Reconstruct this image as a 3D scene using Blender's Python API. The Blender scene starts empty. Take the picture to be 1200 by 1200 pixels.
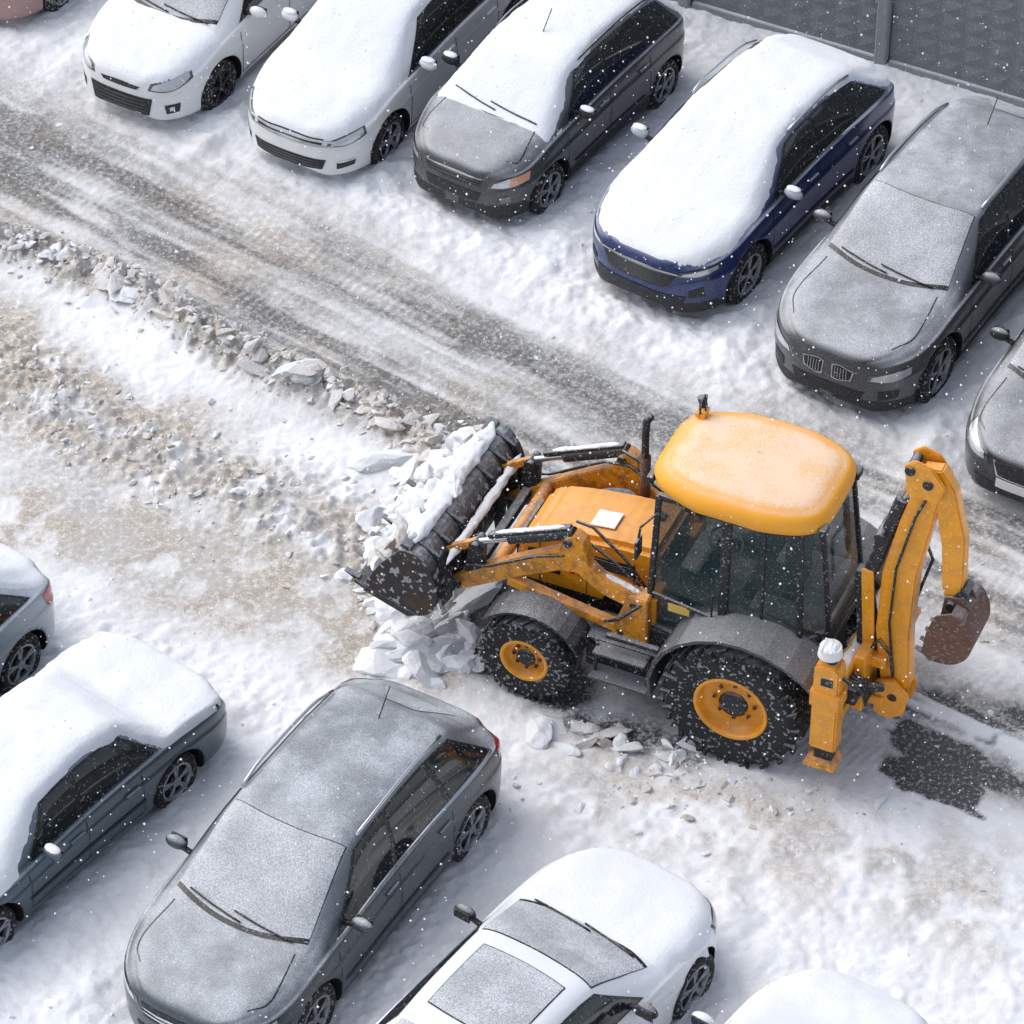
import bpy, bmesh, math, random
import numpy as np
from mathutils import Vector, Matrix
from mathutils.bvhtree import BVHTree
R=math.radians
random.seed(7); rng=np.random.default_rng(11)
scene=bpy.context.scene
COL=bpy.context.collection
scene.view_settings.view_transform='Standard'
scene.view_settings.look='None'
scene.view_settings.exposure=0

# ------------------------------------------------------------------ utils
def pchip(pts):
    pts=sorted(pts); x=np.array([p[0] for p in pts],float); y=np.array([p[1] for p in pts],float)
    h=np.diff(x); d=np.diff(y)/h; m=np.zeros(len(x)); m[0]=d[0]; m[-1]=d[-1]
    for i in range(1,len(x)-1):
        if d[i-1]*d[i]>0:
            w1=2*h[i]+h[i-1]; w2=h[i]+2*h[i-1]
            m[i]=(w1+w2)/(w1/d[i-1]+w2/d[i])
    def f(q):
        q=min(max(q,x[0]),x[-1]); i=int(min(max(np.searchsorted(x,q)-1,0),len(x)-2))
        t=(q-x[i])/h[i]
        return float((2*t**3-3*t*t+1)*y[i]+(t**3-2*t*t+t)*h[i]*m[i]+(-2*t**3+3*t*t)*y[i+1]+(t**3-t*t)*h[i]*m[i+1])
    return f
def sstep(a,b,x):
    t=np.clip((x-a)/(b-a),0,1); return t*t*(3-2*t)
def _hash(ix,iy,s):
    n=(ix*374761393+iy*668265263+s*974634777)&0xffffffff
    n=((n^(n>>13))*1274126177)&0xffffffff
    n=(n^(n>>16))&0xffffffff
    return n/4294967295.0
def vnoise(x,y,s=0):
    x=np.asarray(x,float); y=np.asarray(y,float)
    ix=np.floor(x).astype(np.int64); iy=np.floor(y).astype(np.int64)
    fx=x-ix; fy=y-iy; fx=fx*fx*(3-2*fx); fy=fy*fy*(3-2*fy)
    a=_hash(ix,iy,s);b=_hash(ix+1,iy,s);c=_hash(ix,iy+1,s);d=_hash(ix+1,iy+1,s)
    return (a*(1-fx)+b*fx)*(1-fy)+(c*(1-fx)+d*fx)*fy
def fbm(x,y,o=4,s=0,g=.5):
    r=0;a=1;t=0
    for i in range(o):
        r=r+a*vnoise(x*2**i+17.3*i,y*2**i-9.1*i,s+i); t+=a; a*=g
    return r/t

# ------------------------------------------------------------------ materials
SNOW=(.79,.83,.89)
def mk(name,col,rough=.5,metal=0.,snow=0.,lo=.45,hi=.85,speck=0.,sscale=55.,thr=.60,coat=0.,trans=0.,var=.25,bump=0.,bscale=40.,dirt=0.,dcol=(.22,.17,.12),snowcol=SNOW,vscale=2.2):
    m=bpy.data.materials.new(name); m.use_nodes=True; nt=m.node_tree; N=nt.nodes; L=nt.links
    b=N['Principled BSDF']
    def mth(op,a,bb,clamp=False):
        n=N.new('ShaderNodeMath'); n.operation=op; n.use_clamp=clamp
        for i,v in enumerate((a,bb)):
            if v is None: continue
            if isinstance(v,(int,float)): n.inputs[i].default_value=v
            else: L.new(v,n.inputs[i])
        return n.outputs[0]
    geo=N.new('ShaderNodeNewGeometry')
    sep=N.new('ShaderNodeSeparateXYZ'); L.new(geo.outputs['Normal'],sep.inputs[0])
    def noise(sc,det=2,ro=.6):
        n=N.new('ShaderNodeTexNoise'); n.inputs['Scale'].default_value=sc; n.inputs['Detail'].default_value=det; n.inputs['Roughness'].default_value=ro
        L.new(geo.outputs['Position'],n.inputs['Vector']); return n.outputs[0]
    def mrange(v,a,c,d=0.,e=1.):
        n=N.new('ShaderNodeMapRange'); n.interpolation_type='SMOOTHSTEP'; n.clamp=True
        for i,q in zip((1,2,3,4),(a,c,d,e)): n.inputs[i].default_value=q
        L.new(v,n.inputs[0]); return n.outputs[0]
    rgb=N.new('ShaderNodeRGB'); rgb.outputs[0].default_value=(*col,1); base=rgb.outputs[0]
    def mix(f,a,c):
        n=N.new('ShaderNodeMix'); n.data_type='RGBA'
        if isinstance(f,float): n.inputs[0].default_value=f
        else: L.new(f,n.inputs[0])
        for i,q in ((6,a),(7,c)):
            if isinstance(q,tuple): n.inputs[i].default_value=(*q,1)
            else: L.new(q,n.inputs[i])
        return n.outputs[2]
    if dirt>0:
        base=mix(mth('MULTIPLY',mrange(noise(7,3,.7),.42,.62),dirt),base,dcol)
    fac=None
    if snow>0 or speck>0:
        nz=mrange(sep.outputs[2],lo,hi)
        v=mrange(noise(vscale,3,.65),.3,.7,1-var,1+var)
        gr=mrange(noise(sscale*1.3,1,.5),.38,.62,.70,1.22)
        fac=mth('MULTIPLY',mth('MULTIPLY',nz,snow),mth('MULTIPLY',v,gr))
        if speck>0:
            sp=mth('MULTIPLY',mrange(noise(sscale,1,.5),thr,thr+.05),speck)
            fac=mth('MAXIMUM',fac,sp)
        fac=mth('MINIMUM',fac,1.0,True)
        base=mix(fac,base,snowcol)
        rr=mth('ADD',mth('MULTIPLY',fac,.85-rough),rough); L.new(rr,b.inputs['Roughness'])
        if metal>0: L.new(mth('MULTIPLY',mth('SUBTRACT',1.0,fac),metal),b.inputs['Metallic'])
        if coat>0:
            cf=mth('SUBTRACT',1.0,mth('MULTIPLY',fac,2.0),True)
            L.new(mth('MULTIPLY',cf,coat),b.inputs['Coat Weight'])
        if trans>0: L.new(mth('SUBTRACT',1.0,mth('MULTIPLY',mth('SUBTRACT',1.0,fac),trans)),b.inputs['Alpha'])
    else:
        b.inputs['Roughness'].default_value=rough; b.inputs['Metallic'].default_value=metal; b.inputs['Coat Weight'].default_value=coat
        if trans>0: b.inputs['Alpha'].default_value=1-trans
    L.new(base,b.inputs['Base Color'])
    b.inputs['Coat Roughness'].default_value=.08
    if bump>0:
        bp=N.new('ShaderNodeBump'); bp.inputs['Strength'].default_value=bump; bp.inputs['Distance'].default_value=.02
        L.new(noise(bscale,3,.65),bp.inputs['Height']); L.new(bp.outputs[0],b.inputs['Normal'])
    return m
M_snow=mk('snow_white',(.83,.86,.90),.85,bump=.38,bscale=28)
M_clod=mk('snow_clod_dirty',(.54,.48,.41),.9,bump=.6,bscale=30,snow=.50,lo=.2,hi=.95,dirt=.7,dcol=(.40,.335,.26))
M_ice=mk('snow_block_ice',(.70,.72,.73),.6,bump=.5,bscale=22,snow=.75,lo=.4,hi=.9,dirt=.35,dcol=(.55,.50,.43))
M_tyre=mk('tyre_rubber',(.018,.018,.019),.85,speck=.30,sscale=24,thr=.60,snow=.22,lo=.6,hi=.95)
M_ctyre=mk('car_tyre',(.02,.02,.021),.85,speck=.4,sscale=30,thr=.60)
M_rim=mk('alloy_rim',(.36,.37,.39),.35,.8,speck=.3,sscale=35,thr=.62)
M_rimd=mk('alloy_dark',(.04,.04,.045),.5,.3,speck=.3,sscale=30,thr=.6)
M_black=mk('black_plastic',(.02,.021,.023),.6,snow=.35,lo=.6,hi=.95,speck=.2,sscale=60,thr=.66)
M_trim=mk('window_trim',(.015,.016,.017),.35,speck=.3,sscale=50,thr=.62)
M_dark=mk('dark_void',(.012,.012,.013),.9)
M_chrome=mk('chrome',(.62,.64,.66),.18,1.)
M_lamp=mk('headlamp_lens',(.55,.58,.61),.12,.35,coat=1.,speck=.2,sscale=50,thr=.62)
M_lampin=mk('headlamp_inner',(.12,.13,.14),.2,.6,coat=1.)
M_amber=mk('indicator_amber',(.75,.40,.24),.25,coat=.8)
M_red=mk('tail_lamp_red',(.45,.03,.03),.25,coat=.8,speck=.3,sscale=40)
M_plate=mk('number_plate',(.72,.73,.74),.5)
M_cream=mk('plate_light',(.8,.8,.78),.6)

# ------------------------------------------------------------------ mesh builder
class MB:
    def __init__(s,mats): s.v=[];s.f=[];s.m=[];s.s=[];s.mats=list(mats)
    def mi(s,mat):
        if mat not in s.mats: s.mats.append(mat)
        return s.mats.index(mat)
    def add(s,vs,fs,mat,smooth=False):
        o=len(s.v); s.v.extend([tuple(v) for v in vs]); k=s.mi(mat)
        for f in fs: s.f.append(tuple(i+o for i in f)); s.m.append(k); s.s.append(smooth)
    def addbm(s,bm,mat,smooth=False,M=None):
        bm.verts.index_update()
        vs=[(M@v.co if M else v.co.copy()) for v in bm.verts]
        s.add(vs,[[v.index for v in f.verts] for f in bm.faces],mat,smooth); bm.free()
    def box(s,c,sz,mat,bev=.01,M=None,smooth=False):
        bm=bmesh.new(); bmesh.ops.create_cube(bm,size=1)
        for v in bm.verts: v.co=Vector((v.co.x*sz[0],v.co.y*sz[1],v.co.z*sz[2]))
        if bev>0: bmesh.ops.bevel(bm,geom=bm.edges[:],offset=bev,segments=2,affect='EDGES',clamp_overlap=True,profile=.5)
        T=Matrix.Translation(c)
        if M is not None: T=T@M
        s.addbm(bm,mat,smooth,T)
    def beam(s,p0,p1,w,h,mat,bev=.01,up=Vector((0,1,0))):
        p0=Vector(p0);p1=Vector(p1); d=(p1-p0); L=d.length; x=d.normalized()
        y=(up-up.dot(x)*x).normalized(); z=x.cross(y)
        M=Matrix((x,y,z)).transposed().to_4x4()
        s.box((p0+p1)/2,(L,w,h),mat,bev,M)
    def prism(s,pts,y0,y1,mat,bev=.008,holes=None):
        bm=bmesh.new()
        a=[bm.verts.new((p[0],y0,p[1])) for p in pts]; b=[bm.verts.new((p[0],y1,p[1])) for p in pts]
        n=len(pts); bm.faces.new(a); bm.faces.new(b[::-1])
        for i in range(n): bm.faces.new((a[i],b[i],b[(i+1)%n],a[(i+1)%n]))
        bmesh.ops.recalc_face_normals(bm,faces=bm.faces[:])
        if bev>0: bmesh.ops.bevel(bm,geom=bm.edges[:],offset=bev,segments=2,affect='EDGES',clamp_overlap=True)
        s.addbm(bm,mat)
    def cyl(s,p0,p1,r0,mat,r1=None,n=16,smooth=True,cap=True):
        r1=r0 if r1 is None else r1
        p0=Vector(p0);p1=Vector(p1);d=(p1-p0).normalized()
        u=d.orthogonal().normalized(); w=d.cross(u)
        vs=[];fs=[]
        for p,r in ((p0,r0),(p1,r1)):
            for i in range(n):
                a=2*math.pi*i/n; vs.append(p+u*math.cos(a)*r+w*math.sin(a)*r)
        for i in range(n): fs.append((i,(i+1)%n,n+(i+1)%n,n+i))
        s.add(vs,fs,mat,smooth)
        if cap: s.add(vs,[tuple(range(n))[::-1],tuple(range(n,2*n))],mat,False)
    def tube(s,pts,r,mat,n=8):
        pts=[Vector(p) for p in pts]; vs=[];fs=[];pu=None
        for i,p in enumerate(pts):
            d=(pts[min(i+1,len(pts)-1)]-pts[max(i-1,0)]).normalized()
            u=d.orthogonal().normalized() if pu is None else (pu-pu.dot(d)*d).normalized()
            pu=u; w=d.cross(u)
            for k in range(n):
                a=2*math.pi*k/n; vs.append(p+u*math.cos(a)*r+w*math.sin(a)*r)
        for i in range(len(pts)-1):
            for k in range(n): fs.append((i*n+k,i*n+(k+1)%n,(i+1)*n+(k+1)%n,(i+1)*n+k))
        fs.append(tuple(range(n))[::-1]); fs.append(tuple(range((len(pts)-1)*n,len(pts)*n)))
        s.add(vs,fs,mat,True)
    def ridge(s,p0,p1,w,h,mat,seed=0,n=60,m=12,dirv=Vector((1,0,0))):
        p0=Vector(p0);p1=Vector(p1);vs=[];fs=[]
        for i in range(n+1):
            q=i/n; c=p0.lerp(p1,q); e=min(1,8*q*(1-q)*1.2+.05)
            k=float(fbm(q*9+seed,seed*3.1,3,seed)); k2=float(fbm(q*9+seed+40,seed*2.1,3,seed+3))
            for j in range(m+1):
                a=math.pi*j/m; rr=1+.35*(float(vnoise(q*26+seed,j*.8,seed+7))-.5)
                vs.append(c+dirv*(math.cos(a)*w*(.55+.9*k2)*e*rr+(k-.5)*w*.5)+Vector((0,0,1))*(math.sin(a)*h*(.3+1.4*k)*e*rr-.01))
        for i in range(n):
            for j in range(m):
                a_=i*(m+1)+j; fs.append((a_,a_+1,a_+m+2,a_+m+1))
        s.add(vs,fs,mat,True)
    def lathe(s,prof,c,mat,sgn=1,n=40,smooth=True,closed=False):
        vs=[];fs=[];k=len(prof)
        for i in range(n):
            a=2*math.pi*i/n
            for r,y in prof: vs.append((c[0]+r*math.cos(a),c[1]+sgn*y,c[2]+r*math.sin(a)))
        for i in range(n):
            j=(i+1)%n
            for q in range(k-1 if not closed else k):
                q2=(q+1)%k
                f=(i*k+q,i*k+q2,j*k+q2,j*k+q)
                fs.append(f if sgn>0 else f[::-1])
        s.add(vs,fs,mat,smooth)
    def obj(s,name,parent=None,dz=0):
        me=bpy.data.meshes.new(name); me.from_pydata(s.v,[],s.f)
        for m in s.mats: me.materials.append(m)
        me.polygons.foreach_set('material_index',s.m); me.polygons.foreach_set('use_smooth',s.s)
        me.update(); o=bpy.data.objects.new(name,me); COL.objects.link(o)
        if parent: o.parent=parent
        if dz: o.location=(0,0,dz)
        return o
def blob(mb,c,sz,mat,seed=0,sub=2,amp=.15,smooth=True,rot=0):
    bm=bmesh.new(); bmesh.ops.create_icosphere(bm,subdivisions=sub,radius=1)
    r=random.Random(seed); ph=[r.uniform(0,6) for _ in range(6)]
    for v in bm.verts:
        p=v.co; k=1+amp*(math.sin(3*p.x+ph[0])+math.sin(4*p.y+ph[1])+math.sin(3.5*p.z+ph[2])+.5*math.sin(9*p.x+ph[3])*math.sin(8*p.y+ph[4]))*.5
        v.co=Vector((p.x*sz[0]*k,p.y*sz[1]*k,p.z*sz[2]*k))
    mb.addbm(bm,mat,smooth,Matrix.Translation(c)@Matrix.Rotation(rot,4,'Z'))
def clod(mb,c,r,mat,rnd,flat=.65):
    bm=bmesh.new(); bmesh.ops.create_icosphere(bm,subdivisions=1 if r<.05 else (2 if r<.16 else 3),radius=1)
    pl=[(Vector((rnd.gauss(0,1),rnd.gauss(0,1),rnd.gauss(0,.7))).normalized(),rnd.uniform(.30,.80)) for _ in range(8)]
    s=(r*rnd.uniform(.8,1.7),r*rnd.uniform(.55,1.1),r*flat*rnd.uniform(.5,1.2)); sd=rnd.uniform(0,99); jit=.13 if r<.16 else .035
    for v in bm.verts:
        p=v.co.copy()
        for n,d in pl:
            e=p.dot(n)-d
            if e>0: p-=n*e
        p*=rnd.uniform(1-jit,1+jit)*(1+.20*(float(vnoise(p.x*3+sd,p.y*3+p.z*2.3,3))-.5))
        v.co=Vector((p.x*s[0],p.y*s[1],p.z*s[2]))
    mb.addbm(bm,mat,False,Matrix.Translation(c)@Matrix.Rotation(rnd.uniform(0,6.3),4,'Z')@Matrix.Rotation(rnd.uniform(-.45,.45),4,'X')@Matrix.Rotation(rnd.uniform(-.3,.3),4,'Y'))

# ------------------------------------------------------------------ CAR generator
def catmull(P,sub=3):
    P=np.array(P,float); out=[]
    for i in range(len(P)-1):
        p0=P[max(i-1,0)];p1=P[i];p2=P[i+1];p3=P[min(i+2,len(P)-1)]
        if i==0: p0=p1*2-p2
        if i==len(P)-2: p3=p2*2-p1
        for k in range(sub):
            t=k/sub
            out.append(.5*((2*p1)+(-p0+p2)*t+(2*p0-5*p1+4*p2-p3)*t*t+(-p0+3*p1-3*p2+p3)*t**3))
    out.append(P[-1]); return np.array(out)
foot=[]
def car(name,contact,head,S,side=1,at='front'):
    W=S['W'];H=S['H'];wb=S['wb'];wr=S['wr'];f=S['f'];r=-(wb+S['r'])
    hx=Vector((head[0],head[1])).normalized(); left=Vector((-hx.y,hx.x))
    o=Vector(contact)-left*side*(W/2-.03)
    if at=='rear': o=o+hx*wb
    foot.append((o.x,o.y,hx.x,hx.y,r,f,W/2))
    root=bpy.data.objects.new(name,None); root.empty_display_size=.5; COL.objects.link(root)
    root.matrix_world=Matrix.Translation((o.x,o.y,0))@Matrix.Rotation(math.atan2(hx.y,hx.x),4,'Z')
    zn=S['zn'];xc=S['xc'];zc=S['zc'];xw=S['xw'];xr=S['xr'];zr=S['zr'];xg=S['xg'];zg=S['zg'];zt_=S['zt']
    zw=H-.05
    top=[(f,zn-.30),(f-.02,zn-.16),(f-.08,zn-.03),(f-.22,zn+.03),(f-.22-(f-.22-xc)*.45,zn+.03+(zc-zn-.03)*.60),(xc+.05,zc),
         (xc-(xc-xw)*.5,zc+(zw-zc)*.53),(xw,zw),(xw-.30,H-.010),(xw-.30+(xr-xw+.30)*.4,H),(xr,zr),
         ((xr+xg)/2,zr+(zg-zr)*.47),(xg,zg)]
    if S.get('trunk'):
        top+=[(xg-.05,zg+.0),(r+.16,zt_),(r+.05,zt_-.06),(r+.01,zt_-.22),(r,zt_-.4)]
    else:
        top+=[(r+.06,zt_),(r+.015,zt_-.25),(r,zt_-.45)]
    zt=pchip(top)
    belt=pchip([(f,zn-.36),(f-.1,zn-.10),(f-.4,zn-.03),(xc,zc-.10),(xc-.7,S['zb']),(xr,S['zb']+.05),(r+.2,min(S['zb']+.05,zt_-.03)),(r,zt_-.5)])
    zs=pchip([(f,.30),(f-.12,.20),(f-.5,.19),(r+.5,.20),(r+.1,.26),(r,.36)])
    wtr=pchip([(f,.75),(f-.4,.82),(xc,.82),(xw,.69),(xr,.655),(xg,.72 if not S.get('trunk') else .80),(r,.80)])
    nf=S.get('nf',2.7); lf=S.get('lf',1.0); nr=S.get('nr',4.0); lr=.75
    def w(x):
        k=1.
        if x>f-lf: k=(1-min(.9999,((x-(f-lf))/lf))**nf)**(1/nf)
        if x<r+lr: k=(1-min(.9999,(((r+lr)-x)/lr))**nr)**(1/nr)
        wav=1-.018*math.exp(-((x+wb/2)/.7)**2)
        return W/2*k*wav
    def section(x):
        a=w(x);b=zs(x);t=zt(x);e=min(belt(x),t-.02)
        h=t-e; wt=wtr(x)*a; d=min(.075,.42*h)
        yb=.925*a; 
        if wt>yb-.03*a: wt=yb-.03*a
        P=[(0,b),(.55*a,b),(.88*a,b),(.965*a,b+.05*(e-b)/.6),(.985*a,b+.16*(e-b)/.6),(.993*a,b+(e-b)*.45),(1.0*a,b+(e-b)*.70),(.984*a,b+(e-b)*.77),(.972*a,b+(e-b)*.90),(.957*a,e-.012),(yb,e+.004)]
        q=min(1,h/.35)
        P+=[(yb+(wt-yb)*.30+.012*q,e+(h-d)*.36),(yb+(wt-yb)*.66+.014*q,e+(h-d)*.72),(wt,t-d),(wt-.06*a/(W/2),t-d*.45),(wt*.72,t-d*.12),(wt*.38,t-.004),(0,t)]
        return catmull(P,3)
    n=96; xs=[]
    for i in range(n+1):
        u=i/n
        xs.append(r+(f-r)*(.5-.5*math.cos(math.pi*u))*.55+(f-r)*u*.45)
    xs[0]=r+.0004; xs[-1]=f-.0004
    xs=sorted(set(xs+[f-.003,f-.01,r+.003,r+.01]))
    vs=[];fs=[];K=None
    for x in xs:
        sc=section(x); ring=[(x,y,z) for y,z in sc]+[(x,-y,z) for y,z in sc[-2:0:-1]]
        K=len(ring); vs+=ring
    for i in range(len(xs)-1):
        for k in range(K):
            k2=(k+1)%K; fs.append((i*K+k,(i+1)*K+k,(i+1)*K+k2,i*K+k2))
    fs.append(tuple(range(K))); fs.append(tuple(range((len(xs)-1)*K,len(xs)*K))[::-1])
    bm=bmesh.new()
    bv=[bm.verts.new(v) for v in vs]
    for q in fs: bm.faces.new([bv[i] for i in q])
    bmesh.ops.recalc_face_normals(bm,faces=bm.faces[:])
    bvh=BVHTree.FromBMesh(bm)
    me=bpy.data.meshes.new('body'); bm.to_mesh(me); bm.free()
    body=bpy.data.objects.new('body',me); COL.objects.link(body)
    cb=bmesh.new(); ar=wr+.055
    for ax in (0,-wb):
        for sg in (1,-1):
            g=bmesh.ops.create_cone(cb,cap_ends=True,segments=36,radius1=ar,radius2=ar,depth=.50,
              matrix=Matrix.Translation((ax,sg*(W/2-.02),wr+.01))@Matrix.Rotation(R(90),4,'X'))
    cme=bpy.data.meshes.new('c'); cb.to_mesh(cme); cb.free(); cut=bpy.data.objects.new('c',cme); COL.objects.link(cut)
    md=body.modifiers.new('b','BOOLEAN'); md.object=cut; md.operation='DIFFERENCE'; md.solver='EXACT'
    dg=bpy.context.evaluated_depsgraph_get(); me2=bpy.data.meshes.new_from_object(body.evaluated_get(dg))
    if len(me2.polygons)<2000: me2=me.copy()
    body.modifiers.clear(); body.data=me2
    bpy.data.objects.remove(cut)
    me2.materials.clear(); me2.materials.append(S['paint']); me2.materials.append(M_dark); me2.materials.append(M_black)
    for p in me2.polygons:
        p.use_smooth=True; c=p.center
        for ax in (0,-wb):
            rr=math.hypot(c.x-ax,c.z-wr-.01)
            if rr<ar+.002 and abs(c.y)<W/2+.2 and (abs(rr-ar)<.012 and abs(p.normal.y)<.5 or abs(abs(c.y)-(W/2-.27))<.005):
                p.material_index=1; p.use_smooth=False
        if c.z<S.get('clad',0.0): p.material_index=2
    body.parent=root; body.name='body'
    D=MB([M_black])
    def hit(o_,d_,off):
        h=bvh.ray_cast(Vector(o_),Vector(d_))
        if h[0] is None: return None
        nn=h[1]; 
        if nn.dot(Vector(d_))>0: nn=-nn
        return h[0]+nn*off
    def proj(kind,a,z,off,sg):
        if kind=='S': return hit((a,3*sg,z),(0,-sg,0),off)
        if kind=='T': return hit((a,z*sg,4),(0,0,-1),off)
        if kind=='F':
            cx=f-.9
            for k in range(8):
                p=hit((cx+3*math.cos(a),sg*3*math.sin(a),z-.012*k),(-math.cos(a),-sg*math.sin(a),0),off)
                if p and p.x>cx+.1: return p
            return p
        if kind=='B':
            cx=r+.9
            return hit((cx-3*math.cos(a),sg*3*math.sin(a),z),(math.cos(a),-sg*math.sin(a),0),off)
    def patch(kind,bot,topl,mat,off=.004,sides=(1,-1),nu=18,nv=7,mb=D):
        b=catmull(bot,8) if len(bot)>2 else np.array([np.array(bot[0])+(np.array(bot[1])-np.array(bot[0]))*t for t in np.linspace(0,1,nu)])
        t=catmull(topl,8) if len(topl)>2 else np.array([np.array(topl[0])+(np.array(topl[1])-np.array(topl[0]))*q for q in np.linspace(0,1,len(b))])
        if len(t)!=len(b):
            idx=np.linspace(0,len(b)-1,len(t)); b=np.array([b[int(i)]+(b[min(int(i)+1,len(b)-1)]-b[int(i)])*(i-int(i)) for i in idx])
        for sg in sides:
            vv=[];ok=True;nuu=len(b)
            for j in range(nv+1):
                q=j/nv
                for i in range(nuu):
                    p=b[i]*(1-q)+t[i]*q
                    h=proj(kind,float(p[0]),float(p[1]),off,sg)
                    vv.append(h)
            ff=[]
            for j in range(nv):
                for i in range(nuu-1):
                    f4=(j*nuu+i,j*nuu+i+1,(j+1)*nuu+i+1,(j+1)*nuu+i)
                    if all(vv[k] is not None for k in f4): ff.append(f4)
            vv=[v if v is not None else Vector((0,0,.5)) for v in vv]
            mb.add(vv,ff,mat,True)
    def stripe(kind,pts,wd,mat,off=.005,sides=(1,-1),ax=1):
        b=[(p[0]-(wd/2 if ax==0 else 0),p[1]-(wd/2 if ax==1 else 0)) for p in pts]
        t=[(p[0]+(wd/2 if ax==0 else 0),p[1]+(wd/2 if ax==1 else 0)) for p in pts]
        patch(kind,b,t,mat,off,sides,nv=1)
    G=S['glass']; GS=S.get('gside',M_sideglass)
    x1b=xc-.40; x1t=xw-.08; x4b=S['x4b'];x4t=S['x4t']
    zB=lambda x: belt(x)+.030
    zT=lambda x: zt(x)-S.get('gt',.105)
    def sidewin(xb0,xb1,xt0,xt1,mat,off,eb=0,et=0):
        K_=7
        patch('S',[(xb0+(xb1-xb0)*i/(K_-1),zB(xb0+(xb1-xb0)*i/(K_-1))-eb) for i in range(K_)],
              [(xt0+(xt1-xt0)*i/(K_-1),zT(xt0+(xt1-xt0)*i/(K_-1))+et) for i in range(K_)],mat,off,nv=8)
    sidewin(x1b+.06,x4b-.05,x1t+.03,x4t-.04,M_trim,.003,.018,.018)
    pil=S['pil']
    e0=(x1b,x1t)
    for pb,pt in pil+[(x4b,x4t)]:
        last=(pb,pt)==(x4b,x4t)
        g=0 if last else .035
        sidewin(e0[0],pb+g,e0[1],pt+g,GS,.007)
        e0=(pb-g-.0,pt-g)
    if S.get('chromeline'):
        patch('S',[(x1b+.08,zB(x1b+.08)-.03),((x1b+x4b)/2,zB((x1b+x4b)/2)-.03),(x4b-.05,zB(x4b-.05)-.03)],
              [(x1b+.08,zB(x1b+.08)-.012),((x1b+x4b)/2,zB((x1b+x4b)/2)-.012),(x4b-.05,zB(x4b-.05)-.012)],M_chrome,.006,nv=1)
    wsb=.735*W/2*1.02; wst=.635*W/2
    def tp(xa,ya,xb,yb,mat,off,bow=.07,bow2=.04,nv=12):
        K_=9; B=[];T=[]
        for i in range(K_):
            s=-1+2*i/(K_-1); B.append((xa-bow*s*s,ya*s)); T.append((xb-bow2*s*s,yb*s))
        patch('T',B,T,mat,off,(1,),nv=nv)
    tp(xc+.045,wsb+.010,xw+.008,wst+.010,M_trim,.003,.14,.05)
    tp(xc+.0,wsb,xw+.02,wst,G,.007,.14,.05)
    if S.get('trunk'): tp(xg+.02,.66*W/2,xr+.0,.60*W/2,G,.006,-.06,-.03)
    else: patch('B',[(-.55,zg+.04),(0,zg+.04),(.55,zg+.04)],[(-.5,zr-.10),(0,zr-.10),(.5,zr-.10)],G,.006,(1,))
    seam=M_trim
    sx=[x1b+.10]+[p[0] for p in pil[:2]]
    for i,x in enumerate(sx):
        b=zs(x)+.10; 
        patch('S',[(x-.006,b),(x-.006,zB(x)-.03)],[(x+.006,b),(x+.006,zB(x)-.03)],seam,.003,nu=9,nv=1)
    patch('S',[(x1b+.1,zs(-.8)+.105),(sx[-1],zs(-1.5)+.105)],[(x1b+.1,zs(-.8)+.117),(sx[-1],zs(-1.5)+.117)],seam,.003,nv=1)
    if S.get('rub',1): patch('S',[(-.45,.42),(-wb+.45,.44)],[(-.45,.455),(-wb+.45,.475)],S.get('rubm',M_black),.010,nv=1)
    for x in sx[1:]:
        pz=S['zb']-.12; q=proj('S',x+.14,pz,.012,1)
        if q:
            for sg in (1,-1): D.box((q.x,sg*q.y,q.z),(.19,.03,.028),S.get('trimc',S['paint']),.008)
    stripe('T',[(xc+.02,.70*W/2),((xc+f)/2,.76*W/2),(f-.30,.62*W/2)],.012,seam,.003)
    for it in S['front']:
        kind,b,t,mat,off=it[:5]; sd=it[5] if len(it)>5 else (1,-1)
        patch(kind,b,t,mat,off,sd)
    for y0,y1 in (((.56,-.06),(.04,-.54)) if S.get('wip',1) else ()):
        pts=[]
        for k in range(8):
            q=k/7; p=proj('T',xc-.015-.10*(y0*(1-q)+y1*q)**2-.07*q,y0+(y1-y0)*q,.020,1)
            if p: pts.append(p)
        if len(pts)>2: D.tube(pts,.009,M_trim,6)
    mx=xc-.52; mz=belt(mx)+.10
    for sg in (1,-1):
        c=Vector((mx,sg*(W/2+.075),mz))
        blob(D,c,(.060,.11,.068),S.get('mirror',S['paint']),3,3,.02)
        D.box(c+Vector((-.050,0,0)),(.02,.17,.10),M_trim,.006)
        D.beam(c+Vector((0,-sg*.06,-.03)),(mx,sg*(W/2-.10),mz-.06),.05,.04,M_trim,.008)
        if S.get('msnow',1): blob(D,c+Vector((0,0,.060)),(.052,.09,.018),M_snow,5,2,.06)
    if S.get('rails'):
        for sg in (1,-1):
            pts=[]
            for k in range(14):
                q=k/13; x=xw-.18+(xr+.05-(xw-.18))*q
                p=proj('T',x,wtr(x)*W/2-.035,.045*min(1,5*min(q,1-q)+.15)+S.get('rz',0),sg)
                if p: pts.append(p)
            D.tube(pts,.017,S['rails'],6)
    if S.get('ant'):
        xa=S['ant']; p=proj('T',xa,0,0,1); D.tube([p,p+Vector((-.20,0,.24))],.006,M_trim,5)
    if S.get('sunroof'):
        xa,xb=S['sunroof']; tp(xa,.43,xb,.43,M_trim,.004,.03,-.02); tp(xa-.012,.42,xb+.012,.42,G,.008,.03,-.02)
    for it in S.get('rear',[('B',[(.50,.78),(.75,.78)],[(.52,.95),(.75,.95)],M_red,.006)]): patch(*it[:5])
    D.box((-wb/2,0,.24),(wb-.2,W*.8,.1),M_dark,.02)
    D.obj('trim_and_glass',root)
    Wm=MB([M_ctyre]); tw=.21
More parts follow.
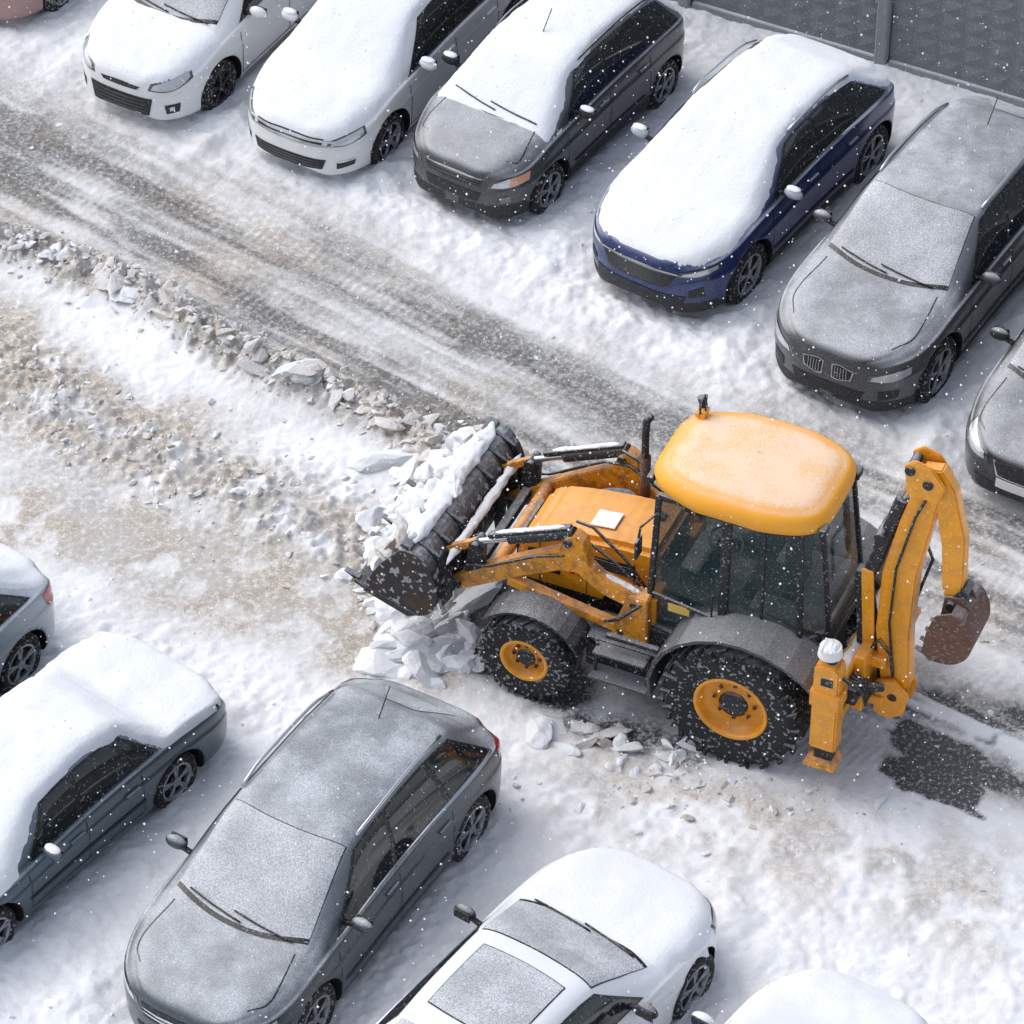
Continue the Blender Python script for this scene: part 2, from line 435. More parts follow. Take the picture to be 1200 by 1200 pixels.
    for ax in (0,-wb):
        for sg in (1,-1):
            c=(ax,sg*(W/2-.035-tw/2),wr); ri=wr*.66
            Wm.lathe([(ri,-tw/2),(wr-.03,-tw/2),(wr-.005,-tw/2+.03),(wr,0),(wr-.005,tw/2-.03),(wr-.03,tw/2),(ri+.01,tw/2),(ri,tw/2-.02),(ri,-tw/2)],c,M_ctyre,sg,36)
            rim=S.get('rim',M_rim)
            Wm.lathe([(ri+.004,tw/2-.005),(ri-.012,tw/2+.002),(ri-.022,tw/2-.012),(ri-.03,tw/2-.05)],c,rim,sg,36)
            Wm.lathe([(ri-.01,tw/2-.07),(.02,tw/2-.07),(.0,tw/2-.07)],c,M_rimd,sg,24)
            ns=S.get('spokes',5)
            for k in range(ns):
                a=2*math.pi*k/ns+.3
                for da in ((-.13,.13) if ns<=7 else (0,)):
                    p0=(c[0]+.05*math.cos(a),c[1]+sg*(tw/2-.018),c[2]+.05*math.sin(a))
                    p1=(c[0]+(ri-.015)*math.cos(a+da),c[1]+sg*(tw/2-.010),c[2]+(ri-.015)*math.sin(a+da))
                    Wm.beam(p0,p1,.02,.026,rim,.004)
            Wm.cyl((c[0],c[1]+sg*(tw/2-.05),c[2]),(c[0],c[1]+sg*(tw/2-.004),c[2]),.055,rim,n=14)
    Wm.obj('wheels',root)
    if S.get('snow'):
        keys=sorted(S['snow']); kx=[k[0] for k in keys]; kT=[k[1] for k in keys]
        st=.035; gx=np.arange(r-.02,f+.03,st); gy=np.arange(-W/2,W/2+st,st)
        sv=[];th=[];sd=S.get('seed',1)
        for i,x in enumerate(gx):
            xx=min(max(x,r+.001),f-.001)
            wx=w(xx)*S.get('sw',.93)
            roof=float(sstep(xc-.1,xw,x))*float(sstep(xg,xr,x)) if xg<xr else 0
            wx=wx*(1-roof)+(wtr(xx)*w(xx)-S.get('re',-.01))*roof
            for j,y in enumerate(gy):
                h=bvh.ray_cast(Vector((float(x),float(y),4)),Vector((0,0,-1)))
                if h[0] is None: th.append(-1); sv.append((x,y,0)); continue
                nz=h[1].z
                n1=float(fbm(x*2.2+sd*9,y*2.2,3,sd)); n2=float(fbm(x*9+sd,y*9,2,sd+5))
                ed=(wx-abs(y)+(n1-.5)*.09+(n2-.5)*.05)/.05
                T=np.interp(x,kx,kT)
                t=T*float(sstep(.50,.80,nz))*(.65+.7*n1)*float(sstep(-.1,1.,ed)) + (n2-.5)*.010*(T>.01)-.008
                if ed<-.1: t=-.03
                th.append(t); sv.append((float(x),float(y),h[0].z+max(t,-.03)))
        ny=len(gy); ff=[]
        for i in range(len(gx)-1):
            for j in range(ny-1):
                q=(i*ny+j,(i+1)*ny+j,(i+1)*ny+j+1,i*ny+j+1)
                if all(th[k]>-.05 for k in q) and max(th[k] for k in q)>-.012 and max(sv[k][2] for k in q)-min(sv[k][2] for k in q)<.22: ff.append(q)
        Sm=MB([M_snow]); Sm.add(sv,ff,M_snow,True); so=Sm.obj('snow_layer',root)
        bm=bmesh.new(); bm.from_mesh(so.data); bmesh.ops.delete(bm,geom=[v for v in bm.verts if not v.link_faces],context='VERTS'); bm.to_mesh(so.data); bm.free()
    return root

M_sideglass=mk('car_side_glass',(.016,.020,.023),.06,0,speck=.30,sscale=34,thr=.67,coat=.5)
def paint(n,c,snow=.5,metal=.1,rough=.42,**k):
    return mk('car_paint_'+n,c,rough,metal,snow=snow,lo=k.pop('lo',.40),hi=k.pop('hi',.97),speck=k.pop('speck',.18),sscale=70,thr=.64,coat=.6,var=.35,**k)
def glass(n,snow,speck=.2): return mk('car_glass_'+n,(.022,.027,.031),.10,0,snow=snow,lo=.5,hi=.80,speck=speck,sscale=60,thr=.62,var=.18)

def hd(b): return (-math.sin(R(b)),-math.cos(R(b)))
lampF=lambda z,h=.1,s0=.42,s1=.98,rise=.05:[('F',[(s0,z),((s0+s1)/2,z+.0),(s1,z+rise)],[(s0+.04,z+h*.6),((s0+s1)/2,z+h),(s1,z+h+rise*.6)],M_lampin,.004),
   ('F',[(s0+.05,z+.015),((s0+s1)/2,z+.015),(s1-.04,z+rise+.012)],[(s0+.08,z+h*.6-.01),((s0+s1)/2,z+h-.014),(s1-.04,z+h+rise*.6-.014)],M_lamp,.008)]
def plate(z=.42): return [('F',[(-.27,z),(.27,z)],[(-.27,z+.11),(.27,z+.11)],M_plate,.012,(1,))]
def wide(z0,z1,s,mat,off=.005,tap=.05): return ('F',[(-s+tap,z0),(0,z0-.005),(s-tap,z0)],[(-s,z1),(0,z1+.01),(s,z1)],mat,off,(1,))
def slats(z0,z1,n,s,mat=M_chrome,off=.010,th=.007): return [wide(z0+(z1-z0)*(k+.5)/n,z0+(z1-z0)*(k+.5)/n+th,s,mat,off,.02) for k in range(n)]
M_grey=mk('grille_grey',(.09,.092,.095),.5)

# ---- top row
P1=paint('white_a',(.76,.77,.78),.5,0.,.3,speck=.1)
hatch=dict(W=1.72,H=1.43,wb=2.65,f=.86,r=.77,wr=.32,zn=.74,xc=-.10,zc=.97,xw=-.88,xr=-2.60,zr=1.32,xg=-3.18,zg=1.04,zt=.98,zb=.92,
  x4b=-2.86,x4t=-2.48,pil=[(-1.38,-1.48),(-2.26,-2.20)])
s=dict(hatch,W=1.68,paint=P1,glass=glass('a',.50),seed=2,rub=0,snow=[(.86,.0),(.72,.03),(.4,.04),(.05,.04),(-.08,.02),(-.13,.0),(-.84,.0),(-.95,.04),(-3.3,.05)],
  front=[wide(.27,.50,.46,M_black),wide(.585,.625,.30,M_black,.006)]+slats(.30,.48,4,.38,M_grey)+lampF(.60,.13,.40,1.0,.10)+[('F',[(.62,.30),(.78,.32)],[(.60,.42),(.80,.44)],M_black,.005),('F',[(.66,.34),(.72,.35)],[(.66,.39),(.72,.40)],M_lamp,.009)],spokes=5,rim=M_rimd,msnow=0)
car('parked_hatchback',(-3.27,6.82),hd(31),s)
P2=paint('white_b',(.78,.79,.80),.5,0.,.3,speck=.1)
s=dict(hatch,W=1.68,H=1.46,wb=2.61,f=.88,paint=P2,glass=glass('b',.85),seed=3,chromeline=1,rub=0,wip=0,snow=[(.95,.0),(.80,.035),(.5,.045),(.0,.04),(-.15,.03),(-.8,.03),(-.95,.05),(-3.3,.05)],
  front=[wide(.595,.615,.62,M_chrome,.010,.0),wide(.645,.665,.62,M_chrome,.010,.0),wide(.59,.68,.50,M_black,.005),wide(.30,.43,.52,M_black,.005)]+slats(.31,.42,3,.44,M_grey)+lampF(.60,.11,.52,1.05,.06)+[('F',[(.64,.30),(.86,.33)],[(.64,.38),(.88,.39)],M_black,.006),('F',[(.66,.385),(.88,.40)],[(.66,.40),(.89,.415)],M_chrome,.008)])
car('parked_hatchback',(-1.34,5.82),hd(31),s)
P3=paint('grey_c',(.048,.053,.060),.36,.1,.35)
s=dict(hatch,W=1.66,H=1.48,wb=2.34,f=.76,r=.64,wr=.31,zn=.82,xc=-.02,zc=1.02,xw=-.70,xr=-2.42,zr=1.42,xg=-2.86,zg=1.08,zt=1.0,zb=.97,x4b=-2.62,x4t=-2.38,pil=[(-1.18,-1.26),(-1.98,-1.98)],
  paint=P3,glass=glass('c',.9),seed=5,rails=M_black,ant=-1.0,clad=.40,mirror=M_black,nf=3.,
  snow=[(.05,.0),(-.02,.02),(-.15,.03),(-.7,.03),(-.82,.04),(-2.9,.04)],
  front=[wide(.62,.70,.42,M_black),wide(.698,.712,.44,M_chrome,.008),wide(.42,.54,.40,M_black,.006)]+slats(.625,.69,2,.38,M_grey)+lampF(.62,.13,.47,.95,.03)+[('F',[(.72,.635),(.98,.67)],[(.74,.735),(1.0,.77)],M_amber,.011),('F',[(.62,.43),(.74,.44)],[(.62,.51),(.74,.52)],M_lampin,.006)])
car('parked_crossover',(.43,4.93),hd(34),s)
P4=paint('blue_d',(.010,.026,.13),.42,.2,.3,speck=.12)
suv=dict(W=1.82,H=1.52,wb=2.675,f=.90,r=.80,wr=.36,zn=.86,xc=-.12,zc=1.05,xw=-.92,xr=-2.62,zr=1.43,xg=-3.28,zg=1.11,zt=1.03,zb=1.0,
  x4b=-2.98,x4t=-2.58,pil=[(-1.40,-1.52),(-2.28,-2.22)])
s=dict(suv,W=1.80,wb=2.56,r=.70,xr=-2.42,xg=-3.10,x4b=-2.82,x4t=-2.38,pil=[(-1.38,-1.50),(-2.18,-2.12)],paint=P4,glass=glass('d',.9),seed=8,rails=M_chrome,rz=.035,clad=.34,chromeline=1,wip=0,mirror=paint('blue_m',(.5,.53,.6),.7),
  snow=[(.92,.0),(.80,.02),(.5,.035),(.1,.04),(-.15,.032),(-.8,.032),(-.95,.036),(-3.1,.04),(-3.2,.0)],
  front=[wide(.53,.71,.50,M_black,.005,.10),wide(.705,.722,.52,M_chrome,.009,.0),wide(.32,.44,.62,M_black,.006)]+slats(.54,.70,6,.44,M_grey,.009,.006)+lampF(.69,.09,.50,1.02,.05)+[('F',[(.64,.42),(.84,.44)],[(.64,.51),(.80,.56)],M_black,.006)])
car('parked_suv',(2.54,3.38),hd(34.5),s)
P5=paint('grey_e',(.070,.073,.078),.42,.1,.4)
s=dict(suv,W=1.84,H=1.60,wb=2.81,f=.86,r=.88,wr=.38,xc=-.30,xw=-1.12,zn=.88,zc=1.07,xr=-2.85,zr=1.52,xg=-3.52,zg=1.18,x4b=-3.15,x4t=-2.78,pil=[(-1.55,-1.66),(-2.42,-2.40)],paint=P5,glass=glass('e',.55),seed=9,rails=M_chrome,clad=.36,ant=-2.6,msnow=0,
  front=[('F',[(.06,.55),(.14,.54),(.30,.57)],[(.05,.71),(.16,.725),(.33,.69)],M_chrome,.006),('F',[(.075,.565),(.15,.555),(.285,.582)],[(.07,.695),(.16,.71),(.31,.677)],M_black,.011)]
   +[('F',[(.10+.035*k,.57),(.108+.035*k,.57)],[(.10+.035*k,.70),(.108+.035*k,.70)],M_chrome,.015) for k in range(5)]
   +lampF(.61,.13,.46,1.0,.05)+[wide(.35,.47,.46,M_black,.006),('F',[(.60,.37),(.82,.40)],[(.60,.49),(.84,.50)],M_black,.006)])
car('parked_suv',(4.44,1.76),hd(32),s)
P6=paint('black_f',(.022,.026,.032),.36,.1,.3)
s=dict(hatch,paint=P6,glass=glass('f',.5),seed=10,mirror=M_black,msnow=0,front=[wide(.50,.66,.36,M_chrome,.005,.08),wide(.515,.65,.34,M_black,.010,.08),wide(.27,.40,.58,M_black)]+lampF(.60,.14,.42,1.0,.10)+plate(.38))
car('parked_hatchback',(6.20,.18),hd(30),s)
P0=paint('rose_g',(.40,.24,.22),.5,.1,.4)
s=dict(hatch,paint=P0,glass=glass('g',.7),seed=12,front=[wide(.30,.50,.4,M_black)]+lampF(.60,.13),snow=[(.86,.0),(.70,.04),(.0,.06),(-3.3,.06)])
car('parked_hatchback',(-5.22,8.78),hd(30),s)

# ---- bottom row
P7=paint('charcoal_h',(.036,.050,.062),.46,.1,.42,speck=.2)
s=dict(suv,W=1.80,H=1.55,wb=2.65,f=.90,r=.78,wr=.34,zn=.82,zc=1.01,zb=.96,xc=-.08,xw=-.95,xr=-2.62,zr=1.48,xg=-3.22,zg=1.09,zt=1.0,x4b=-3.00,x4t=-2.60,
  paint=P7,glass=glass('h',.56),seed=13,rails=M_chrome,rz=.02,ant=-2.45,msnow=0,chromeline=1,
  front=[wide(.54,.68,.44,M_black),wide(.58,.592,.42,M_chrome,.009),wide(.62,.632,.42,M_chrome,.009),wide(.30,.42,.5,M_black)]+lampF(.62,.12,.46,1.05,.07),
  rear=[('B',[(.60,.84),(.95,.84)],[(.55,1.02),(.97,.98)],M_red,.006)])
car('parked_crossover',(-1.70,-7.0),hd(30.6),s)
P8=paint('steel_i',(.060,.095,.120),.30,.1,.4,speck=.10)
sedan=dict(W=1.68,H=1.27,wb=2.45,f=.85,r=.94,wr=.30,zn=.66,xc=-.18,zc=.83,xw=-.85,xr=-1.95,zr=1.22,xg=-2.50,zg=.85,zt=.77,zb=.79,trunk=1,
  x4b=-2.22,x4t=-1.92,pil=[(-1.25,-1.30),(-1.98,-1.86)])
s=dict(sedan,paint=P8,glass=glass('i',.8,.15),seed=14,sw=.97,re=-.02,snow=[(-3.42,.02),(-3.25,.06),(-2.6,.085),(-2.0,.06),(-.9,.06),(.3,.06),(.8,.05),(.9,0)],
  front=lampF(.52,.13,.45,.95,.0),rear=[('B',[(.30,.56),(.75,.56)],[(.30,.69),(.75,.69)],M_red,.006)],gt=.10)
car('parked_sedan',(-3.10,-4.08),hd(38),s,at='rear')
P9=paint('silver_j',(.33,.38,.42),.45,.3,.4)
s=dict(hatch,paint=P9,glass=glass('j',.7),seed=15,front=lampF(.6,.13),rear=[('B',[(.60,.72),(.95,.74)],[(.62,.92),(1.0,.92)],M_red,.006)],snow=[(-3.3,.02),(-2.6,.04),(.8,.04)])
car('parked_hatchback',(-4.68,-2.54),hd(33),s,at='rear')
P10=paint('white_k',(.80,.82,.85),.5,0.,.25,speck=.1)
coupe=dict(W=1.78,H=1.36,wb=2.80,f=.80,r=1.0,wr=.335,zn=.74,xc=-.42,zc=.95,xw=-1.18,xr=-2.45,zr=1.30,xg=-3.15,zg=1.02,zt=.98,zb=.90,trunk=1,
  x4b=-2.75,x4t=-2.35,pil=[(-1.75,-1.80),(-2.45,-2.25)],gt=.10)
h10=(math.sin(R(36)),math.cos(R(36)))
s=dict(coupe,paint=P10,glass=glass('k',.60),seed=16,msnow=0,rub=0,mirror=M_black,sunroof=(-1.36,-2.22),snow=[(.9,.0),(.68,.04),(.2,.06),(-.30,.05),(-.42,.02),(-.46,.0),(-3.9,.0)],
  front=lampF(.58,.12,.45,1.0,.05))
car('parked_coupe',(1.62,-6.64),h10,s,side=-1)
P11=paint('white_l',(.80,.82,.85),.6,0.,.3)
s=dict(hatch,paint=P11,glass=glass('l',.9),seed=17,front=lampF(.6,.13),msnow=0,snow=[(-3.4,.03),(-2.6,.06),(.6,.07),(.86,.0)])
car('parked_hatchback',(3.42,-8.12),(math.sin(R(36)),math.cos(R(36))),s,side=-1)

# ------------------------------------------------------------------ BACKHOE LOADER
def backhoe():
    root=bpy.data.objects.new('backhoe_loader',None); COL.objects.link(root)
    root.matrix_world=Matrix.Translation((2.47,-2.57,0))@Matrix.Rotation(math.atan2(.41,-.912),4,'Z')@Matrix.Scale(.975,4)
    Y=mk('machine_yellow',(.86,.345,.006),.38,0,snow=.10,lo=.6,hi=1.,speck=.25,sscale=50,thr=.65,coat=.3,dirt=.22,dcol=(.34,.14,.02))
    YA=mk('machine_yellow_grimy',(.80,.315,.006),.45,0,snow=.14,lo=.5,hi=1.,speck=.35,sscale=32,thr=.63,coat=.15,dirt=.65,dcol=(.24,.10,.025))
    YR=mk('machine_yellow_roof',(.88,.38,.02),.5,0,snow=1.0,lo=.90,hi=.992,speck=.15,sscale=50,thr=.63,snowcol=(.92,.67,.49),var=.30,vscale=3.)
    K=mk('machine_dark_frame',(.022,.023,.025),.6,.1,snow=.28,lo=.5,hi=1.,speck=.35,sscale=38,thr=.63)
    GF=mk('fender_grey',(.060,.064,.068),.6,0,snow=.25,lo=.5,hi=1.,speck=.35,sscale=50,thr=.63)
    GL=mk('cab_glass',(.03,.06,.062),.04,0,speck=.5,sscale=60,thr=.67,trans=.45)
    ST=mk('ram_steel',(.5,.5,.52),.25,1.)
    RU=mk('bucket_steel_worn',(.032,.031,.031),.6,.3,snow=.45,lo=.3,hi=1.,speck=.45,sscale=16,thr=.60,dirt=.6,dcol=(.10,.048,.022))
    RB=mk('backhoe_bucket_rust',(.15,.070,.045),.65,.2,snow=.3,lo=.5,hi=1.,speck=.15,sscale=30,dirt=.6,dcol=(.09,.045,.03))
    RD=mk('decal_red',(.60,.02,.012),.4)
    WH=mk('decal_white',(.8,.8,.78),.5)
    YD=mk('label_yellow',(.75,.50,.10),.5)
    SE=mk('seat_fabric',(.03,.035,.045),.9)
    T=MB([M_tyre])
    def wheel(x,y,r,wd,sg,rim,nl):
        c=(x,y,r); h=wd/2
        T.lathe([(rim,-h*.9),(r*.80,-h),(r*.92,-h*.93),(r*.945,-h*.6),(r*.95,0),(r*.945,h*.6),(r*.92,h*.93),(r*.80,h),(rim+.02,h*.93),(rim,h*.85),(rim,-h*.9)],c,M_tyre,sg,48)
        for k in range(nl):
            for q in (0,1):
                a=2*math.pi*(k+.5*q)/nl; ys=(h*.05,h*.98) if q else (-h*.98,-h*.05)
                a0,a1=(a+.14*(20/nl),a-.06) if q else (a-.06,a+.14*(20/nl))
                p=[]
                for yy,aa in ((ys[0],a0),(ys[1],a1)):
                    p.append(Vector((x+math.cos(aa)*(r*.972),y+yy,r+math.sin(aa)*(r*.972))))
                mid=(p[0]+p[1])/2; up=Vector((mid.x-x,0,mid.z-r)).normalized()
                T.beam(p[0],p[1],r*.07,r*.065,M_tyre,.008,up=up.cross((p[1]-p[0]).normalized()))
            a=2*math.pi*k/nl
            T.beam((x+math.cos(a)*r*.97,y+sg*h*.97,r+math.sin(a)*r*.97),(x+math.cos(a+.03)*r*.82,y+sg*h*1.02,r+math.sin(a+.03)*r*.82),r*.07,.025,M_tyre,.006)
        T.lathe([(rim+.012,h*.90),(rim+.004,h*.96),(rim-.02,h*.95),(rim-.03,h*.80),(rim-.035,h*.45),(rim*.72,h*.30),(rim*.45,h*.42),(rim*.42,h*.50),(0,h*.50)],c,Y,sg,40)
        T.lathe([(rim*.40,h*.50),(rim*.40,h*.62),(rim*.30,h*.70),(0,h*.72)],c,K,sg,20)
        for k in range(8):
            a=2*math.pi*k/8; q=(x+math.cos(a)*rim*.56,y+sg*h*.36,r+math.sin(a)*rim*.56)
            T.cyl(q,(q[0],q[1]+sg*.03,q[2]),.02,K,n=6)
    wheel(0,.88,.74,.48,1,.37,20); wheel(0,-.88,.74,.48,-1,.37,20)
    wheel(2.17,.92,.50,.34,1,.245,18); wheel(2.17,-.92,.50,.34,-1,.245,18)
    T.obj('wheels',root)
    C=MB([K])
    C.box((.95,0,.76),(3.2,.62,.38),K,.03)
    C.cyl((0,-.8,.72),(0,.8,.72),.14,K); C.cyl((2.17,-.85,.5),(2.17,.85,.5),.09,K)
    C.box((2.17,0,.55),(.4,.7,.28),K,.03)
    C.box((1.25,.62,.66),(.75,.42,.38),K,.03)
    C.box((1.20,.93,.52),(.62,.22,.035),GF,.01); C.box((1.20,.93,.84),(.55,.18,.03),GF,.01)
    for xx in (.93,1.47): C.beam((xx,.93,.50),(xx,.90,.88),.03,.03,K,.004)
    C.box((1.25,-.62,.66),(.75,.42,.38),K,.03)
    C.box((1.1,.90,1.02),(.55,.06,.05),K,.01)
    C.tube([(1.5,.84,.75),(1.7,.86,.9),(1.9,.8,1.0)],.02,K,6)
    for sg in (1,-1):
        n=12; pts=[]
        for i in range(n): a=R(35)+R(120)*i/(n-1); pts.append((2.13+.60*math.cos(a),.53+.60*math.sin(a)))
        for i in range(n-1,-1,-1): a=R(35)+R(120)*i/(n-1); pts.append((2.13+.575*math.cos(a),.53+.575*math.sin(a)))
        y0,y1=sorted((sg*.70,sg*1.08)); C.prism(pts,y0,y1,K,0)
    for sg in (1,-1):
        ang=[-8,6,20,35,50,65,80,95,110,125,138,150]; rr=[.85,.87,.87,.87,.87,.87,.88,.89,.91,.94,.98,1.02]
        o=[(r_*math.cos(R(a)),.74+r_*math.sin(R(a))) for a,r_ in zip(ang,rr)]
        i=[((r_-.035)*math.cos(R(a)),.74+(r_-.035)*math.sin(R(a))) for a,r_ in zip(ang,rr)]
        y0,y1=sorted((sg*.58,sg*1.13)); C.prism(o+i[::-1],y0,y1,GF,0)
        y0,y1=sorted((sg*.585,sg*.62)); C.prism(o[2:]+[(-.55,.8),(.6,.8)],y0,y1,K,0)
    C.obj('chassis',root)
    UP=.10
    E=MB([Y])
    E.prism([(1.05,1.02),(1.05,1.66),(1.5,1.64),(2.0,1.57),(2.35,1.48),(2.50,1.36),(2.56,1.18),(2.56,.80),(1.6,.80),(1.5,1.02)],-.40,.40,Y,.06)
    E.box((2.57,0,1.05),(.04,.62,.42),K,.01)
    for y0,y1 in ((.402,.412),(-.412,-.402)):
        E.prism([(1.28,1.27),(1.30,1.42),(1.95,1.38),(1.93,1.25)],y0,y1,M_dark,.0)
        E.prism([(2.08,1.02),(2.08,1.34),(2.42,1.26),(2.46,1.02)],y0,y1,M_dark,.0)
    for k in range(5): E.box((1.62,.415,1.275+.027*k),(.60,.012,.008),K,0)
    for k in range(3): E.box((1.30+.5*k,.401,1.15),(.006,.012,.6),K,0)
    lt=[(0,.05),(.085,.05),(.16,.055),(.235,.045),(.31,.05),(.385,.05),(.46,.045),(.53,.05)]
    for dx,w_ in lt:
        E.prism([(1.98-dx,1.08),(1.98-dx+.0,1.20),(1.98-dx-w_,1.20),(1.98-dx-w_,1.08)],.403,.409,RD,0)
    for dx,w_ in lt[::2]:
        E.prism([(1.96-dx,1.125),(1.96-dx,1.155),(1.96-dx-w_*.5,1.155),(1.96-dx-w_*.5,1.125)],.410,.413,Y,0)
    E.box((1.72,.10,1.632),(.26,.24,.012),WH,.004,Matrix.Rotation(R(8),4,'Y'))
    E.box((1.25,-.12,1.67),(.10,.10,.04),K,.01)
    E.box((1.02,.5,1.05),(.10,.3,.5),Y,.02); E.box((1.02,-.5,1.05),(.10,.3,.5),Y,.02)
    E.tube([(1.56,-.46,1.25),(1.56,-.46,1.5),(1.57,-.46,2.32),(1.56,-.46,2.50),(1.52,-.46,2.57)],.038,K,12)
    E.tube([(1.56,-.46,1.45),(1.56,-.46,2.05)],.052,mk('exhaust_rust',(.12,.06,.04),.8,.2,speck=.2),12)
    E.obj('engine_hood',root,UP)
    B=MB([K])
    zt=2.60
    fl={ 'fb':(1.06,.62,.95),'ft':(1.00,.58,zt),'mb':(.26,.72,.95),'mt':(.28,.64,zt),'rb':(-.50,.66,1.36),'rt':(-.42,.56,zt),'bb':(-.72,.44,1.36),'bt':(-.58,.40,zt)}
    for sg in (1,-1):
        q={k:Vector((v[0],v[1]*sg,v[2])) for k,v in fl.items()}
        for a,b,t_ in (('fb','ft',.06),('mb','mt',.09),('rb','rt',.06),('bb','bt',.05),('fb','mb',.09),('rb','bb',.06),('ft','mt',.06),('mt','rt',.06)):
            B.beam(q[a],q[b],t_,t_,K,.015)
        mm=Vector((.26,.72*sg,1.36)); B.beam(mm,q['rb'],.07,.07,K,.01)
        def gq(a,b,c,d,mat=GL):
            vs=[a,b,c,d]; B.add(vs,[(0,1,2,3)] if sg>0 else [(3,2,1,0)],mat)
        gq(q['fb'],q['mb'],q['mt'],q['ft']); gq(mm,q['rb'],q['rt'],q['mt']); gq(q['rb'],q['bb'],q['bt'],q['rt'])
        B.prism([(1.08,.70),(1.08,.97),(.26,.97),(.34,.80),(.5,.70)],*sorted((sg*.60,sg*.70)),K,.01)
        B.beam(q['fb']+Vector((-.05,.03*sg,.45)),q['mb']+Vector((.05,.03*sg,.45)),.03,.03,K,.005)
        B.beam(q['mb']+Vector((.10,.05*sg,.3)),q['mb']+Vector((.10,.03*sg,.75)),.02,.02,K,.004)
        B.beam((-.12,.69*sg,1.38),(-.08,.61*sg,zt),.025,.025,K,.004)
        B.tube([(1.0,.62*sg,2.4),(1.10,.78*sg,2.32),(1.11,.80*sg,2.20)],.012,K,6)
        B.box((1.11,.80*sg,2.08),(.03,.14,.22),K,.01)
    B.prism([(.60,1.30),(.60,1.40),(.82,1.40),(.82,1.30)],.715,.720,YD,0)
    qf=[Vector((1.06,.62,.95)),Vector((1.06,-.62,.95)),Vector((1.0,-.58,zt)),Vector((1.0,.58,zt))]; B.add(qf,[(3,2,1,0)],GL)
    qb=[Vector((-.72,.44,1.36)),Vector((-.72,-.44,1.36)),Vector((-.58,-.40,zt)),Vector((-.58,.40,zt))]; B.add(qb,[(0,1,2,3)],GL)
    B.box((.16,0,.98),(1.7,1.15,.10),K,.02)
    B.box((-.3,0,1.25),(.8,1.10,.35),K,.03)
    B.box((.0,0,1.35),(.5,.5,.16),SE,.04); B.box((-.22,0,1.75),(.14,.48,.7),SE,.05); B.box((-.24,0,2.15),(.10,.26,.18),SE,.04)
    B.beam((.72,0,1.0),(.55,0,1.65),.10,.10,K,.02)
    n=20; ring=[(.52+.18*math.cos(2*math.pi*k/n)*.9,.18*math.sin(2*math.pi*k/n),1.70+.18*math.cos(2*math.pi*k/n)*.35) for k in range(n+1)]
    B.tube(ring,.014,K,6)
    B.box((.78,0,1.25),(.22,.6,.5),K,.05)
    B.obj('cab',root,UP)
    Rf=MB([YR])
    def ring(ix,iy,z,x0=-.62,x1=1.16,w=.71):
        out=[]; n=72
        for k in range(n):
            a=2*math.pi*k/n; c,s_=math.cos(a),math.sin(a); e=2/4.6
            xx=(abs(c)**e)*(1 if c>0 else -1); yy=(abs(s_)**e)*(1 if s_>0 else -1)
            X=(x0+x1)/2+((x1-x0)/2-ix)*xx
            tap=1-.22*max(0,(X-.55)/.6)-.16*max(0,(-X-.05)/.6)
            out.append((X,(w-iy)*yy*tap,z+.02*(1-abs(xx))))
        return out
    rings=[ring(.06,.06,2.42),ring(.0,.0,2.46),ring(-.01,-.01,2.54),ring(.015,.015,2.595),ring(.06,.06,2.63),ring(.10,.10,2.635),ring(.13,.13,2.655),ring(.3,.3,2.68),ring(.55,.5,2.69),ring(.75,.62,2.692)]
    vs=[(p[0],p[1],p[2]+.16) for r_ in rings for p in r_]; n=72; fs=[]
    for i in range(len(rings)-1):
        for k in range(n): fs.append((i*n+k,i*n+(k+1)%n,(i+1)*n+(k+1)%n,(i+1)*n+k))
    fs.append(tuple(range((len(rings)-1)*n,len(rings)*n))); fs.append(tuple(range(n))[::-1])
    Rf.add(vs,fs,YR,True)
    z_=.16
    for yy in (-.30,.30): Rf.box((.25,yy,2.672+z_),(.80,.025,.016),YR,.006)
    Rf.box((.98,-.42,2.69+z_),(.10,.14,.06),Y,.01); 
    Rf.tube([(.98,-.48,2.66+z_),(.98,-.48,2.86+z_),(.98,-.36,2.86+z_),(.98,-.36,2.68+z_)],.012,K,6)
    Rf.tube([(.95,-.42,2.72+z_),(.94,-.42,2.92+z_)],.010,K,6)
    Rf.cyl((.99,-.48,2.72+z_),(1.02,-.48,2.82+z_),.04,K)
    for y_ in (.45,-.45):
        Rf.box((1.15,y_*.9,2.47+z_),(.07,.14,.10),K,.02); Rf.box((-.60,y_,2.47+z_),(.07,.14,.10),K,.02)
    Rf.obj('cab_roof',root,UP)
    A=MB([YA])
    for sg in (1,-1):
        y=.66*sg
        A.prism([(1.02,1.30),(1.12,1.36),(1.50,1.46),(1.80,1.68),(1.95,1.66),(2.40,1.38),(2.98,.98),(3.12,.86),(3.06,.72),(2.90,.80),(2.35,1.16),(1.96,1.38),(1.78,1.42),(1.50,1.24),(1.10,1.14)],y-.06,y+.06,YA,.012)
        A.prism([(1.0,.62),(1.02,1.36),(1.22,1.36),(1.36,.95),(1.42,.62)],y-.10,y+.10,YA,.012)
        A.prism([(1.64,1.56),(1.70,1.84),(1.80,1.90),(1.90,1.84),(1.98,1.58)],y-.075,y+.075,YA,.01)
        A.cyl((1.28,y,.80),(2.0,y,.93),.06,K); A.cyl((2.0,y,.93),(2.52,y,1.06),.032,ST)
        A.beam((1.35,y+.02,.86),(2.50,y+.02,1.05),.11,.10,YA,.015)
        A.cyl((1.82,y,1.88),(2.50,y,1.56),.065,K); A.cyl((2.50,y,1.56),(2.86,y,1.38),.035,ST)
        A.beam((1.86,y,1.93),(2.72,y,1.52),.085,.05,K,.01)
